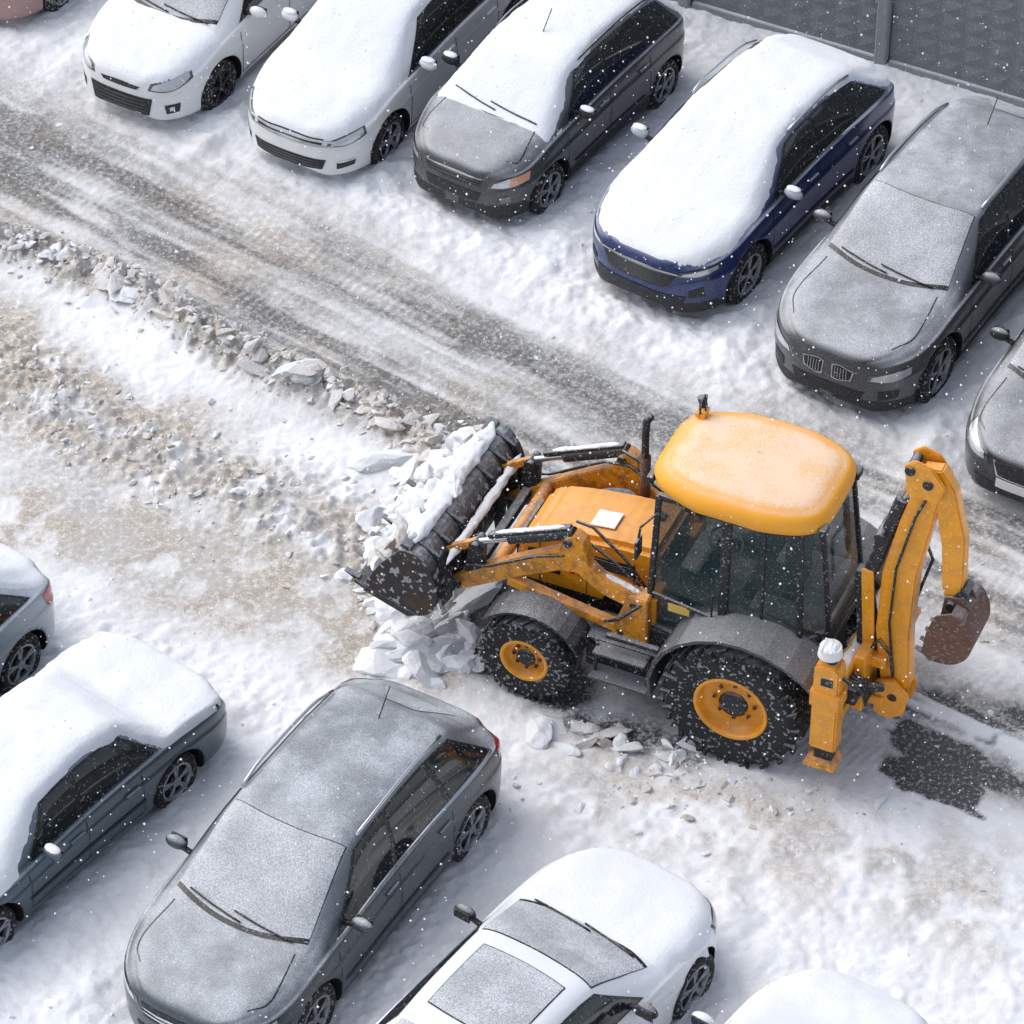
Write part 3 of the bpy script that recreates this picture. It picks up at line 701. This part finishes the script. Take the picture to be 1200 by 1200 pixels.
        A.prism([(2.78,.96),(2.76,1.38),(2.84,1.44),(2.92,1.38),(2.98,.94)],y-.05,y+.05,K,.01)
        A.beam((2.84,y,1.39),(3.16,y,1.18),.06,.08,YA,.01)
        for px,pz in ((1.16,1.25),(1.86,1.80),(3.04,.82),(2.84,1.38),(1.3,.85)):
            A.cyl((px,y-.10,pz),(px,y+.10,pz),.045,K,n=12)
        A.tube([(1.15,y-.04*sg,1.4),(1.45,y-.09*sg,1.57),(1.78,y-.09*sg,1.76),(2.05,y-.09*sg,1.72),(2.5,y-.09*sg,1.42)],.016,K,6)
        A.tube([(1.10,y-.08*sg,1.35),(1.35,y-.12*sg,1.62),(1.68,y-.12*sg,1.90),(1.85,y-.1*sg,1.94)],.016,K,6)
        A.tube([(1.08,y+.10*sg,1.30),(1.3,y+.12*sg,1.05),(1.45,y+.11*sg,.95)],.018,K,6)
        A.tube([(1.9,y+.08*sg,1.62),(2.2,y+.085*sg,1.50),(2.7,y+.08*sg,1.18),(2.95,y+.08*sg,1.10)],.014,K,6)
    A.cyl((2.66,-.62,1.12),(2.66,.62,1.12),.07,YA)
    A.beam((2.88,-.62,1.0),(2.88,.62,1.0),.10,.10,K,.02,up=Vector((0,0,1)))
    A.obj('loader_arms',root,UP)
    BW=1.05
    Bk=MB([RU])
    prof=[(3.44,1.38),(3.28,1.34),(3.14,1.12),(3.10,.84),(3.20,.62),(3.42,.54),(3.66,.60),(3.92,.72)]
    P=catmull(prof,4); t=.03
    nrm=[]
    for i in range(len(P)):
        d=P[min(i+1,len(P)-1)]-P[max(i-1,0)]; d/=np.linalg.norm(d); nrm.append((-d[1],d[0]))
    outer=[(p[0],p[1]) for p in P]; inner=[(p[0]+q[0]*t,p[1]+q[1]*t) for p,q in zip(P,nrm)]
    Bk.prism(outer+inner[::-1],-BW,BW,RU,0)
    for y in (-BW-.015,BW-.01):
        Bk.prism([(p[0],p[1]) for p in P[:-2]]+[(3.88,.71),(3.86,.84),(3.70,1.12),(3.50,1.36)],y,y+.03,RU,.004)
        Bk.prism([(3.30,.58),(3.42,.52),(3.90,.69),(3.88,.76),(3.44,.62)],y-.012,y+.042,K,.006)
    Bk.box((3.44,0,1.40),(.12,2*BW,.05),K,.015,Matrix.Rotation(R(-15),4,'Y'))
    for y in (-.90,-.66,-.36,.36,.66,.90): Bk.prism([(3.36,1.40),(3.14,1.28),(3.00,1.02),(3.02,.78),(3.12,.62),(3.14,.84),(3.20,1.12),(3.32,1.32)],y-.02,y+.02,K,.004)
    Bk.beam((3.86,0,.70),(4.0,0,.77),2*BW+.04,.03,K,.005)
    for k in range(8):
        y=-BW+.05+(2*BW-.10)*k/7; Bk.prism([(3.96,.79),(4.13,.83),(3.97,.74)],y-.035,y+.035,K,.003)
    Bk.obj('loader_bucket',root,UP)
    Sn=MB([M_snow]); r_=random.Random(4)
    Sn.ridge((3.42,-1.02,1.42),(3.42,1.0,1.41),.11,.06,M_snow,3,90)
    Sn.ridge((3.56,-.98,.70),(3.56,.94,.66),.30,.62,M_snow,9,110,16)
    Sn.ridge((3.08,-.9,1.20),(3.08,.9,1.20),.05,.05,M_snow,5,90)
    for k in range(110):
        y=r_.uniform(-1.0,.98); x=r_.uniform(3.38,4.0); z=.80+(.62*(1-(x-3.38)/.62))*r_.uniform(.7,1.15)
        clod(Sn,Vector((x,y,z)),r_.uniform(.04,.20),r_.choice([M_snow,M_ice,M_ice,M_clod]),r_,.65)
    for sg in (1,-1):
        Sn.ridge((1.90,.66*sg,1.94),(2.68,.66*sg,1.565),.03,.025,M_snow,11+sg,40,8,Vector((0,1,0)))
    Sn.ridge((1.12,.66,1.37),(1.5,.66,1.47),.03,.02,M_snow,17,30,8,Vector((0,1,0)))
    Sn.obj('bucket_snow_load',root,UP)
    F=MB([Y])
    F.box((-.98,0,.80),(.16,2.15,.14),Y,.02); F.box((-.98,0,1.22),(.14,2.15,.12),Y,.02)
    F.box((-.86,0,.62),(.12,1.1,.5),K,.02)
    for sg in (1,-1):
        y=1.10*sg
        F.prism([(-1.10,.58),(-1.10,1.62),(-1.06,1.68),(-.88,1.68),(-.84,1.62),(-.84,.58)],y-.10,y+.10,Y,.02)
        F.prism([(-1.12,1.14),(-1.12,1.34),(-.82,1.34),(-.82,1.14)],y-.115,y+.115,Y,.012)
        F.box((-.97,y,.50),(.18,.13,.20),K,.02)
        F.prism([(-1.12,.38),(-1.06,.44),(-.88,.44),(-.80,.38),(-.80,.35),(-1.12,.35)],y-.13,y+.13,YA,.01)
        F.box((-.98,y+sg*.102,1.48),(.12,.008,.10),K,.002)
        F.cyl((-.98,y,1.66),(-.98,y,1.78),.06,K); F.cyl((-.96,y,1.76),(-.96,y,1.86),.12,M_cream,.105,n=24)
        F.ridge((-1.05,y,1.86),(-.87,y,1.86),.10,.03,M_snow,3,16,8,Vector((0,1,0)))
        F.tube([(-1.10,y,1.5),(-1.25,y-.1*sg,1.3),(-1.2,y-.35*sg,1.0)],.018,K,6)
    yb=.32
    F.box((-1.10,yb,1.0),(.12,.62,.70),Y,.02)
    F.box((-1.20,yb,1.20),(.22,.34,.12),Y,.02); F.box((-1.20,yb,.72),(.24,.36,.12),Y,.02)
    F.cyl((-1.27,yb,.60),(-1.27,yb,1.32),.085,K)
    F.cyl((-1.05,yb+.32,.95),(-1.30,yb+.14,.9),.05,K); F.cyl((-1.05,yb-.32,.95),(-1.30,yb-.14,.9),.05,K)
    for y0 in (-.15,.10):
        F.prism([(-1.22,.55),(-1.22,.95),(-1.40,1.02),(-1.56,.85),(-1.52,.60),(-1.36,.50)],yb+y0,yb+y0+.05,Y,.01)
    for k in range(6):
        y0=yb+.05*(k-2.5); F.tube([(-1.12,y0,1.30),(-1.22,y0*1.0,1.46),(-1.34,y0,1.32),(-1.38,y0,1.05)],.014,K,6)
    for k in range(5):
        F.tube([(-1.06,.55+.06*k,1.18),(-1.18,.58+.05*k,1.02+.04*k),(-1.2,.5+.04*k,.80)],.014,K,6)
    F.box((-1.08,.72,1.02),(.16,.26,.20),K,.02)
    F.ridge((-.98,-.9,1.285),(-.98,1.0,1.285),.05,.02,M_snow,23,50,6)
    F.obj('rear_frame_and_stabilisers',root,UP)
    G=MB([Y])
    boom=[(-1.33,.68),(-1.24,.90),(-1.16,1.55),(-1.18,2.30),(-1.30,2.95),(-1.44,3.52),(-1.54,3.62),(-1.66,3.58),(-1.68,3.46),(-1.62,3.0),(-1.52,2.35),(-1.50,1.60),(-1.54,.95),(-1.48,.70)]
    G.prism(boom,yb-.085,yb+.085,Y,.018)
    G.cyl((-1.16,yb,1.12),(-1.00,yb,2.05),.075,K); G.cyl((-1.0,yb,2.05),(-1.14,yb,2.75),.04,ST)
    G.beam((-1.04,yb,1.05),(-.96,yb,2.2),.13,.10,K,.02)
    G.beam((-1.10,yb+.06,1.30),(-1.03,yb+.06,2.25),.03,.12,Y,.008)
    G.cyl((-1.05,yb,2.2),(-1.30,yb,3.2),.07,K); G.cyl((-1.30,yb,3.2),(-1.44,yb,3.62),.038,ST)
    for y0 in (-.13,.09):
        G.prism([(-1.36,3.36),(-1.32,3.70),(-1.42,3.78),(-1.58,3.74),(-1.72,3.55),(-1.66,3.35)],yb+y0,yb+y0+.04,Y,.01)
    dip=[(-1.46,3.66),(-1.66,3.70),(-1.80,3.50),(-1.94,2.95),(-1.96,2.4),(-1.93,2.10),(-1.82,2.08),(-1.76,2.3),(-1.72,2.8),(-1.60,3.40)]
    G.prism(dip,yb-.07,yb+.07,Y,.015)
    G.cyl((-1.74,yb,3.35),(-1.86,yb,2.85),.045,K)
    G.prism([(-2.03,2.32),(-1.97,2.37),(-1.87,2.24),(-1.90,2.12)],yb-.10,yb+.10,K,.008)
    for px,pz in ((-1.40,.80),(-1.56,3.55),(-1.88,2.16),(-1.38,3.66),(-1.14,2.75),(-1.06,1.1)):
        G.cyl((px,yb-.15,pz),(px,yb+.15,pz),.05,K,n=12)
    for dy in (-.11,.11):
        G.tube([(-1.38,yb+dy,1.05),(-1.30,yb+dy,1.7),(-1.32,yb+dy,2.4),(-1.46,yb+dy,3.1),(-1.60,yb+dy,3.5)],.014,K,6)
    G.ridge((-1.20,yb,2.42),(-1.40,yb,3.4),.04,.02,M_snow,29,40,6,Vector((0,1,0)))
    G.obj('boom_and_dipper',root,UP)
    Q=MB([RB])
    bp=[(-1.93,2.20),(-2.06,2.14),(-2.15,1.94),(-2.13,1.72),(-1.98,1.57),(-1.76,1.54)]
    PP=catmull(bp,4); ins=[((p[0]+1.90)*.92-1.90,(p[1]-1.85)*.92+1.85) for p in PP]
    Q.prism([tuple(p) for p in PP]+ins[::-1],yb-.26,yb+.26,RB,0)
    for y in (yb-.27,yb+.25): Q.prism([tuple(p) for p in PP]+[(-1.68,1.62),(-1.71,1.90),(-1.78,2.12)],y,y+.02,RB,.003)
    for y0 in (-.11,.08): Q.prism([(-1.81,2.24),(-1.99,2.28),(-2.07,2.12),(-1.81,2.10)],yb+y0,yb+y0+.03,RB,.004)
    for k in range(4): Q.prism([(-1.78,1.53),(-1.78,1.58),(-1.60,1.61)],yb-.24+.14*k,yb-.18+.14*k,RB,.002)
    Q.obj('digging_bucket',root,UP)
backhoe()

# ------------------------------------------------------------------ GROUND
def polyd(x,y,pts):
    d=np.full(x.shape,1e9)
    for (x0,y0),(x1,y1) in zip(pts[:-1],pts[1:]):
        dx,dy=x1-x0,y1-y0; t=np.clip(((x-x0)*dx+(y-y0)*dy)/(dx*dx+dy*dy),0,1)
        d=np.minimum(d,np.hypot(x-x0-t*dx,y-y0-t*dy))
    return d
trkA=[(-9,8.6),(-5.78,6.45),(-2.32,4.20),(0,2.42),(1.3,1.45),(3.2,.5),(5.0,-.35),(9,-2.2)]
trkB=[(-9,8.0),(-5.72,5.75),(-2.75,3.35),(-1.07,1.73),(.1,.95),(2.2,-.1),(5.0,-1.4),(9,-3.4)]
trkC=[(-1.0,-1.2),(.2,-2.0),(2.4,-3.0),(3.76,-3.35),(4.85,-3.9),(7.5,-5.1)]
trkD=[(1.9,-1.3),(3.76,-2.3),(4.85,-2.85),(7.5,-4.1)]
berm=[(-8,5.9),(-5.57,4.3),(-4.13,3.57),(-2.69,2.28),(-1.78,1.73),(-1.05,1.1),(-.4,.4)]
berm2=[(-8,4.0),(-5.4,2.42),(-4.4,1.35),(-3.05,.5),(-2.15,.0),(-1.45,-.5)]
mud=[(-5.2,-.3),(-3.6,-.6),(-2.2,-1.2),(-.8,-1.7)]
mudR=[(1.0,-4.0),(2.4,-4.5),(4.65,-5.5),(8,-7)]
def ground(x,y):
    n1=fbm(x*.9,y*.9,4,1); n2=fbm(x*3.5,y*3.5,4,21); n3=fbm(x*12,y*12,3,41); n4=fbm(x*28,y*28,2,61)
    al_=x*.80-y*.60; ac_=x*.60+y*.80
    st1=fbm(al_*.55,ac_*9,3,131); st2=fbm(al_*1.3,ac_*24,2,141)
    g=lambda d,s: np.exp(-(d/s)**2)
    dA,dB=polyd(x,y,trkA),polyd(x,y,trkB); dC,dD=polyd(x,y,trkC),polyd(x,y,trkD)
    dM=polyd(x,y,[((a[0]+b[0])/2,(a[1]+b[1])/2) for a,b in zip(trkA,trkB)])
    wob=(n1-.5)*.35
    tr=np.maximum(g(dA+wob,.36),g(dB+wob*.8,.40)); trR=np.maximum(g(dC,.34),g(dD,.30))
    road=sstep(1.8,.8,dM+wob)
    lower=np.maximum(sstep(1.7,.6,polyd(x,y,berm2)+wob),sstep(1.6,.5,polyd(x,y,mud)+wob))
    dbm=polyd(x,y,berm)+(n2-.5)*.30+(n3-.5)*.12
    bz=g(dbm,.27); bz2=g(polyd(x,y,berm2)+(n2-.5)*.5,.50)
    lane=np.clip(np.maximum(np.maximum(road,lower),sstep(1.6,.6,polyd(x,y,trkC))),0,1)
    rid=1-np.abs(2*fbm(x*6,y*6,3,201)-1)
    h=.10+.05*(n1-.5)+.055*(n2-.5)*(1-.70*lane)+.032*(n3-.5)*(1-.45*lane)-.055*lane+.012*(n4-.5)+.018*(rid-.75)*(1-.4*lane)
    h+=(1-lane)*.05*np.clip(fbm(x*5+3,y*5,2,77)-.55,0,1)*2
    h-=.036*tr+.035*trR
    h+=np.maximum(road,trR)*(.020*(st1-.5)+.012*(st2-.5))
    al=al_*62
    h+=(tr*sstep(.45,.6,n1)+trR)*.006*np.sin(al+8*n2)
    h+=bz*(.10+.40*np.clip(n3-.36,0,1)+.24*(n2-.4))+bz2*(.03+.20*np.clip(n3-.4,0,1))
    for ox,oy,hx,hy,r_,f_,w_ in foot:
        lx=(x-ox)*hx+(y-oy)*hy; ly=-(x-ox)*hy+(y-oy)*hx
        dx=np.maximum(np.maximum(r_-lx,lx-f_),0); dy=np.maximum(np.abs(ly)-w_,0); d=np.hypot(dx,dy)
        ins=(d<=0)
        h+=np.where(ins,-.05*sstep(0,.25,np.minimum(np.minimum(lx-r_,f_-lx),w_-np.abs(ly))),0)
        h+=g(d-.28,.22)*(.035+.07*(n2-.4))*(~ins)
    # scraped wet asphalt patch behind the loader, aligned with its travel direction
    pu=(x-3.98)*.912-(y+3.52)*.41; pv=(x-3.98)*.41+(y+3.52)*.912
    wv=(n2-.5)*.55+(st1-.5)*.25
    big=sstep(.22,-.10,np.maximum(np.abs(pu)-.42,np.abs(pv)-.30)+wv)
    scr=np.maximum(big*1.3,1.05*g(polyd(x,y,[(.45,-2.5),(-.35,-1.75),(-.2,-1.1)]),.36))
    scr=np.maximum(scr,.60*g(polyd(x,y,[(.7,-3.0),(1.7,-3.4)]),.3))
    scr=np.maximum(scr,.70*g(dC,.26)*sstep(3.3,4.4,x)*sstep(.32,.6,st1))
    scr=np.maximum(scr,.70*g(polyd(x,y,[(3.2,-2.6),(5.2,-3.1),(7,-3.9)]),.26)*sstep(.30,.6,st1))
    h-=.05*np.minimum(scr,1)
    asph=np.clip(scr*1.9-(.80-n2)*.95+ .3*(n3-.5),0,1)
    ra=(.90*tr+.50*road)*sstep(.32,.60,.55*st1+.45*fbm(x*1.1,y*1.1,3,90))*(.35+.6*st2+.6*n3)
    asph=np.maximum(asph,np.clip(ra*.54,0,.62))
    asph=asph*(1-.8*np.clip(bz,0,1))
    pt=sstep(.32,.62,fbm(x*.7+5,y*.7,3,171))
    dirt=np.clip(1.35*bz*sstep(.22,.42,n2+.15)+1.0*bz2*sstep(.33,.56,n2+.08)+.58*road*(.45+.6*pt)*(.6+.8*st1)+.62*lower*pt*(.6+.8*n2)+.65*trR
        +.68*g(polyd(x,y,mudR)+wob,.85)*sstep(.3,.58,n2)+.85*g(polyd(x,y,mud)+wob,.55)*sstep(.3,.58,n2)+.30*tr,0,1)
    return np.maximum(h,.004),dirt,asph,lane
def axis(a,b,st,far=420):
    c=list(np.arange(a,b,st)); lo=[];d=st;v=a
    while v>-far: d*=1.22; v-=d; lo.append(v)
    hi=[];d=st;v=c[-1]
    while v<far: d*=1.22; v+=d; hi.append(v)
    return np.array(lo[::-1]+c+hi)
ax=axis(-7.4,8.0,.025); ay=axis(-8.8,10.2,.027)
X,Y_=np.meshgrid(ax,ay); Z,Dt,As,Ln=ground(X,Y_)
nx,ny=len(ax),len(ay)
co=np.empty((nx*ny,3)); co[:,0]=X.ravel(); co[:,1]=Y_.ravel(); co[:,2]=Z.ravel()
me=bpy.data.meshes.new('snowy_ground'); me.vertices.add(nx*ny); me.vertices.foreach_set('co',co.ravel())
i=np.arange((nx-1)*(ny-1)); r0=i//(nx-1); c0=i%(nx-1); a=r0*nx+c0
q=np.stack([a,a+1,a+nx+1,a+nx],1).astype(np.int32)
me.loops.add(q.size); me.polygons.add(len(q)); me.loops.foreach_set('vertex_index',q.ravel())
me.polygons.foreach_set('loop_start',np.arange(0,q.size,4,dtype=np.int32)); me.polygons.foreach_set('loop_total',np.full(len(q),4,dtype=np.int32))
me.polygons.foreach_set('use_smooth',np.ones(len(q),bool)); me.update(); me.validate()
ca=me.color_attributes.new('mask','FLOAT_COLOR','POINT'); cc=np.ones((nx*ny,4),np.float32); cc[:,0]=Dt.ravel(); cc[:,1]=As.ravel(); cc[:,2]=Ln.ravel(); ca.data.foreach_set('color',cc.ravel())
go=bpy.data.objects.new('snowy_ground',me); COL.objects.link(go)
m=bpy.data.materials.new('snow_ground'); m.use_nodes=True; nt=m.node_tree; N=nt.nodes; L=nt.links; b=N['Principled BSDF']
at=N.new('ShaderNodeAttribute'); at.attribute_name='mask'; sp=N.new('ShaderNodeSeparateColor'); L.new(at.outputs['Color'],sp.inputs[0])
geo=N.new('ShaderNodeNewGeometry')
def nz(sc,d=3,r_=.6):
    n=N.new('ShaderNodeTexNoise'); n.inputs['Scale'].default_value=sc; n.inputs['Detail'].default_value=d; n.inputs['Roughness'].default_value=r_; L.new(geo.outputs['Position'],n.inputs['Vector']); return n.outputs[0]
def mr(v,a,c,d=0.,e=1.):
    n=N.new('ShaderNodeMapRange'); n.interpolation_type='SMOOTHSTEP'
    for k,q_ in zip((1,2,3,4),(a,c,d,e)): n.inputs[k].default_value=q_
    L.new(v,n.inputs[0]); return n.outputs[0]
def mt(op,a,c,cl=False):
    n=N.new('ShaderNodeMath'); n.operation=op; n.use_clamp=cl
    for k,v in enumerate((a,c)):
        if isinstance(v,(int,float)): n.inputs[k].default_value=v
        else: L.new(v,n.inputs[k])
    return n.outputs[0]
def mx(f,a,c):
    n=N.new('ShaderNodeMix'); n.data_type='RGBA'; L.new(f,n.inputs[0])
    for k,v in ((6,a),(7,c)):
        if isinstance(v,tuple): n.inputs[k].default_value=(*v,1)
        else: L.new(v,n.inputs[k])
    return n.outputs[2]
fine=nz(16,4,.7); vfine=nz(70,2,.6); big=nz(1.1,2,.5)
snowc=mx(mr(fine,.3,.7),(.81,.84,.885),(.89,.91,.94))
dirtc=mx(mr(vfine,.35,.65),(.36,.315,.26),(.60,.545,.48))
dirtc=mx(mr(big,.4,.6),dirtc,(.50,.48,.455))
dm=mt('MULTIPLY',sp.outputs[0],mr(fine,.30,.60,.40,1.25),True)
c1=mx(dm,snowc,dirtc)
asc=mx(mr(vfine,.35,.7),(.038,.041,.045),(.10,.105,.11))
am=mt('MULTIPLY',sp.outputs[1],mr(nz(24,3,.7),.32,.58,.50,1.35),True)
c2=mx(am,c1,asc); L.new(c2,b.inputs['Base Color']); L.new(mt('SUBTRACT',.88,mt('MULTIPLY',am,.3)),b.inputs['Roughness'])
bp=N.new('ShaderNodeBump'); bp.inputs['Strength'].default_value=.36; bp.inputs['Distance'].default_value=.02
L.new(mt('ADD',nz(34,4,.7),mt('MULTIPLY',fine,1.0)),bp.inputs['Height']); L.new(bp.outputs[0],b.inputs['Normal'])
me.materials.append(m)

# clods
rnd=random.Random(21)
Cm=MB([M_clod,M_ice,M_snow])
def along(pts,t):
    L_=[math.dist(a,b) for a,b in zip(pts[:-1],pts[1:])]; s=t*sum(L_)
    for (a,b),l in zip(zip(pts[:-1],pts[1:]),L_):
        if s<=l: q=s/l; return a[0]+(b[0]-a[0])*q,a[1]+(b[1]-a[1])*q
        s-=l
    return pts[-1]
items=[]
def strew(fn,n,r0,r1,mats,pw=2.2,flat=.6,clump=.30,sink=.05):
    for _ in range(n):
        x,y=fn()
        if float(vnoise(x*1.6,y*1.6,5))<clump: continue
        items.append((x,y,r0+(r1-r0)*rnd.random()**pw,rnd.choice(mats),flat,sink))
strew(lambda:(lambda p:(p[0]+rnd.gauss(0,.19),p[1]+rnd.gauss(0,.19)))(along(berm[1:],rnd.random())),1100,.012,.055,[M_clod],2.0,.6,.15)
strew(lambda:(lambda p:(p[0]+rnd.gauss(0,.13),p[1]+rnd.gauss(0,.13)))(along(berm[1:],rnd.random())),260,.05,.13,[M_clod,M_clod,M_clod,M_ice],2.2,.45,.28,-.08)
strew(lambda:(lambda p:(p[0]+rnd.gauss(0,.12),p[1]+rnd.gauss(0,.12)))(along(berm[1:],rnd.random())),44,.11,.22,[M_clod,M_clod,M_ice],1.4,.32,.35,.0)
strew(lambda:(lambda p:(p[0]+rnd.gauss(0,.38),p[1]+rnd.gauss(0,.38)))(along(berm2[1:],rnd.random())),700,.010,.06,[M_clod,M_clod,M_ice],2.4)
strew(lambda:(-1.0+rnd.gauss(0,.35),-1.0+rnd.gauss(0,.40)),200,.02,.12,[M_ice,M_clod,M_snow])
strew(lambda:(-.85+rnd.gauss(0,.28),-1.95+rnd.gauss(0,.28)),90,.04,.15,[M_ice,M_snow,M_snow],1.4)
strew(lambda:(-.92+rnd.gauss(0,.26),-1.75+rnd.gauss(0,.36)),36,.18,.36,[M_ice,M_ice,M_snow],1.,.42,.0)
strew(lambda:(-.80+rnd.gauss(0,.22),.20+rnd.gauss(0,.35)),120,.03,.15,[M_ice,M_clod,M_snow])
strew(lambda:(-.85+rnd.gauss(0,.20),-.2+rnd.gauss(0,.55)),40,.14,.32,[M_ice,M_snow,M_ice,M_clod],1.,.45,.0)
strew(lambda:(-1.05+rnd.gauss(0,.20),-.6+rnd.gauss(0,.35)),90,.04,.18,[M_ice,M_clod,M_snow],1.6)
strew(lambda:(.75+rnd.gauss(0,.40),-3.35+rnd.gauss(0,.20)),80,.03,.13,[M_ice,M_clod,M_snow],1.6)
strew(lambda:(.75+rnd.gauss(0,.35),-3.30+rnd.gauss(0,.18)),14,.12,.22,[M_ice,M_clod],1.,.4,.0)
strew(lambda:(1.7+rnd.gauss(0,.9),-4.0+rnd.gauss(0,.25)),120,.015,.08,[M_ice,M_clod])
strew(lambda:(2.6+rnd.gauss(0,1.4),-2.6+rnd.gauss(0,1.2)),160,.012,.05,[M_ice,M_clod])
strew(lambda:(rnd.uniform(-6,6.5),rnd.uniform(-7,8)),500,.012,.04,[M_snow,M_snow,M_ice])
xs_=np.array([i_[0] for i_ in items]); ys_=np.array([i_[1] for i_ in items]); zs_=ground(xs_,ys_)[0]
for (x,y,r_,mt_,fl_,sk),z in zip(items,zs_): clod(Cm,Vector((x,y,float(z)+r_*sk)),r_,mt_,rnd,fl_)
Cm.obj('snow_clods')

# ------------------------------------------------------------------ FENCE
Mc=mk('fence_concrete',(.22,.235,.245),.85,speck=.25,sscale=50,thr=.62,snow=.9,lo=.6,hi=.9,dirt=.35,dcol=(.16,.17,.175),bump=.3,bscale=30)
Mc2=mk('fence_post_concrete',(.28,.295,.305),.85,speck=.25,sscale=50,thr=.62,snow=.9,lo=.6,hi=.9,bump=.3)
Fm=MB([Mc]); d=Vector((2.88,-1.52,0)).normalized(); nrm_=Vector((-d.y,d.x,0))
p0=Vector((4.25,7.63,0))-d*12.5
for k in range(9):
    a=p0+d*(2.5*k+.08); 
    F_=Matrix.Translation(a)@Matrix(((d.x,nrm_.x,0,0),(d.y,nrm_.y,0,0),(0,0,1,0),(0,0,0,1)))
    def fb(c,sz,mat,bev=.01):
        bm=bmesh.new(); bmesh.ops.create_cube(bm,size=1)
        for v in bm.verts: v.co=Vector((v.co.x*sz[0]+c[0],v.co.y*sz[1]+c[1],v.co.z*sz[2]+c[2]))
        if bev: bmesh.ops.bevel(bm,geom=bm.edges[:],offset=bev,segments=1,affect='EDGES')
        Fm.addbm(bm,mat,False,F_)
    fb((-.08,0,1.25),(.15,.20,2.6),Mc2,.02)
    fb((1.21,.02,1.2),(2.40,.08,2.4),Mc,.01)
    fb((1.21,-.01,2.44),(2.40,.14,.12),Mc2,.01); fb((1.21,-.01,1.72),(2.38,.10,.05),Mc2,.01)
    fb((1.21,-.01,.10),(2.38,.12,.16),Mc2,.01)
    for i_ in range(8):
        for j_ in range(7):
            cx=.16+.30*i_; cz=.32+.20*j_
            vs=[(cx-.13,-.021,cz-.085),(cx+.13,-.021,cz-.085),(cx+.13,-.021,cz+.085),(cx-.13,-.021,cz+.085),(cx,-.048,cz)]
            Fm.add([F_@Vector(v) for v in vs],[(0,1,4),(1,2,4),(2,3,4),(3,0,4)],Mc)
Fm.obj('concrete_fence')

# ------------------------------------------------------------------ SNOWFALL (real flakes in the air)
Mfl=mk('snowflake',(.95,.95,.97),.8); Sf=MB([Mfl])
r2=random.Random(5)
for k in range(11000):
    x=r2.uniform(-8,8); y=r2.uniform(-12,10); z=r2.uniform(.2,9)
    r_=r2.choice([.004,.005,.006,.007,.008,.011])
    vs=[(x+r_,y,z),(x-r_,y,z),(x,y+r_,z),(x,y-r_,z),(x,y,z+r_*1.3),(x,y,z-r_*1.3)]
    Sf.add(vs,[(0,2,4),(2,1,4),(1,3,4),(3,0,4),(2,0,5),(1,2,5),(3,1,5),(0,3,5)],Mfl)
Sf.obj('falling_snow')

# ------------------------------------------------------------------ LIGHT
w_=bpy.data.worlds.new('World'); scene.world=w_; w_.use_nodes=True; nt=w_.node_tree
bg=nt.nodes['Background']; sky=nt.nodes.new('ShaderNodeTexSky'); sky.sky_type='NISHITA'; sky.sun_disc=False
sky.sun_elevation=R(48); sky.sun_rotation=R(-60); sky.air_density=1.; sky.dust_density=3.; sky.ozone_density=1.
hs=nt.nodes.new('ShaderNodeHueSaturation'); hs.inputs['Saturation'].default_value=.50; hs.inputs['Value'].default_value=1.27
nt.links.new(sky.outputs[0],hs.inputs['Color']); nt.links.new(hs.outputs[0],bg.inputs[0]); bg.inputs[1].default_value=.15
sl=bpy.data.lights.new('sun','SUN'); sl.energy=1.22; sl.angle=R(65); sl.color=(1,.975,.95)
so=bpy.data.objects.new('sun',sl); COL.objects.link(so)
sd=Vector((math.sin(R(-60))*math.cos(R(48)),math.cos(R(-60))*math.cos(R(48)),math.sin(R(48))))
so.rotation_euler=sd.to_track_quat('Z','Y').to_euler()
# ------------------------------------------------------------------ CAMERA
cd=bpy.data.cameras.new('camera'); cd.sensor_width=36; cd.angle=R(14.5); cd.clip_end=2000; cd.clip_start=.5
co_=bpy.data.objects.new('camera',cd); COL.objects.link(co_); co_.location=(0,-30.17,27.17); co_.rotation_euler=(R(90-42),0,0)
scene.camera=co_
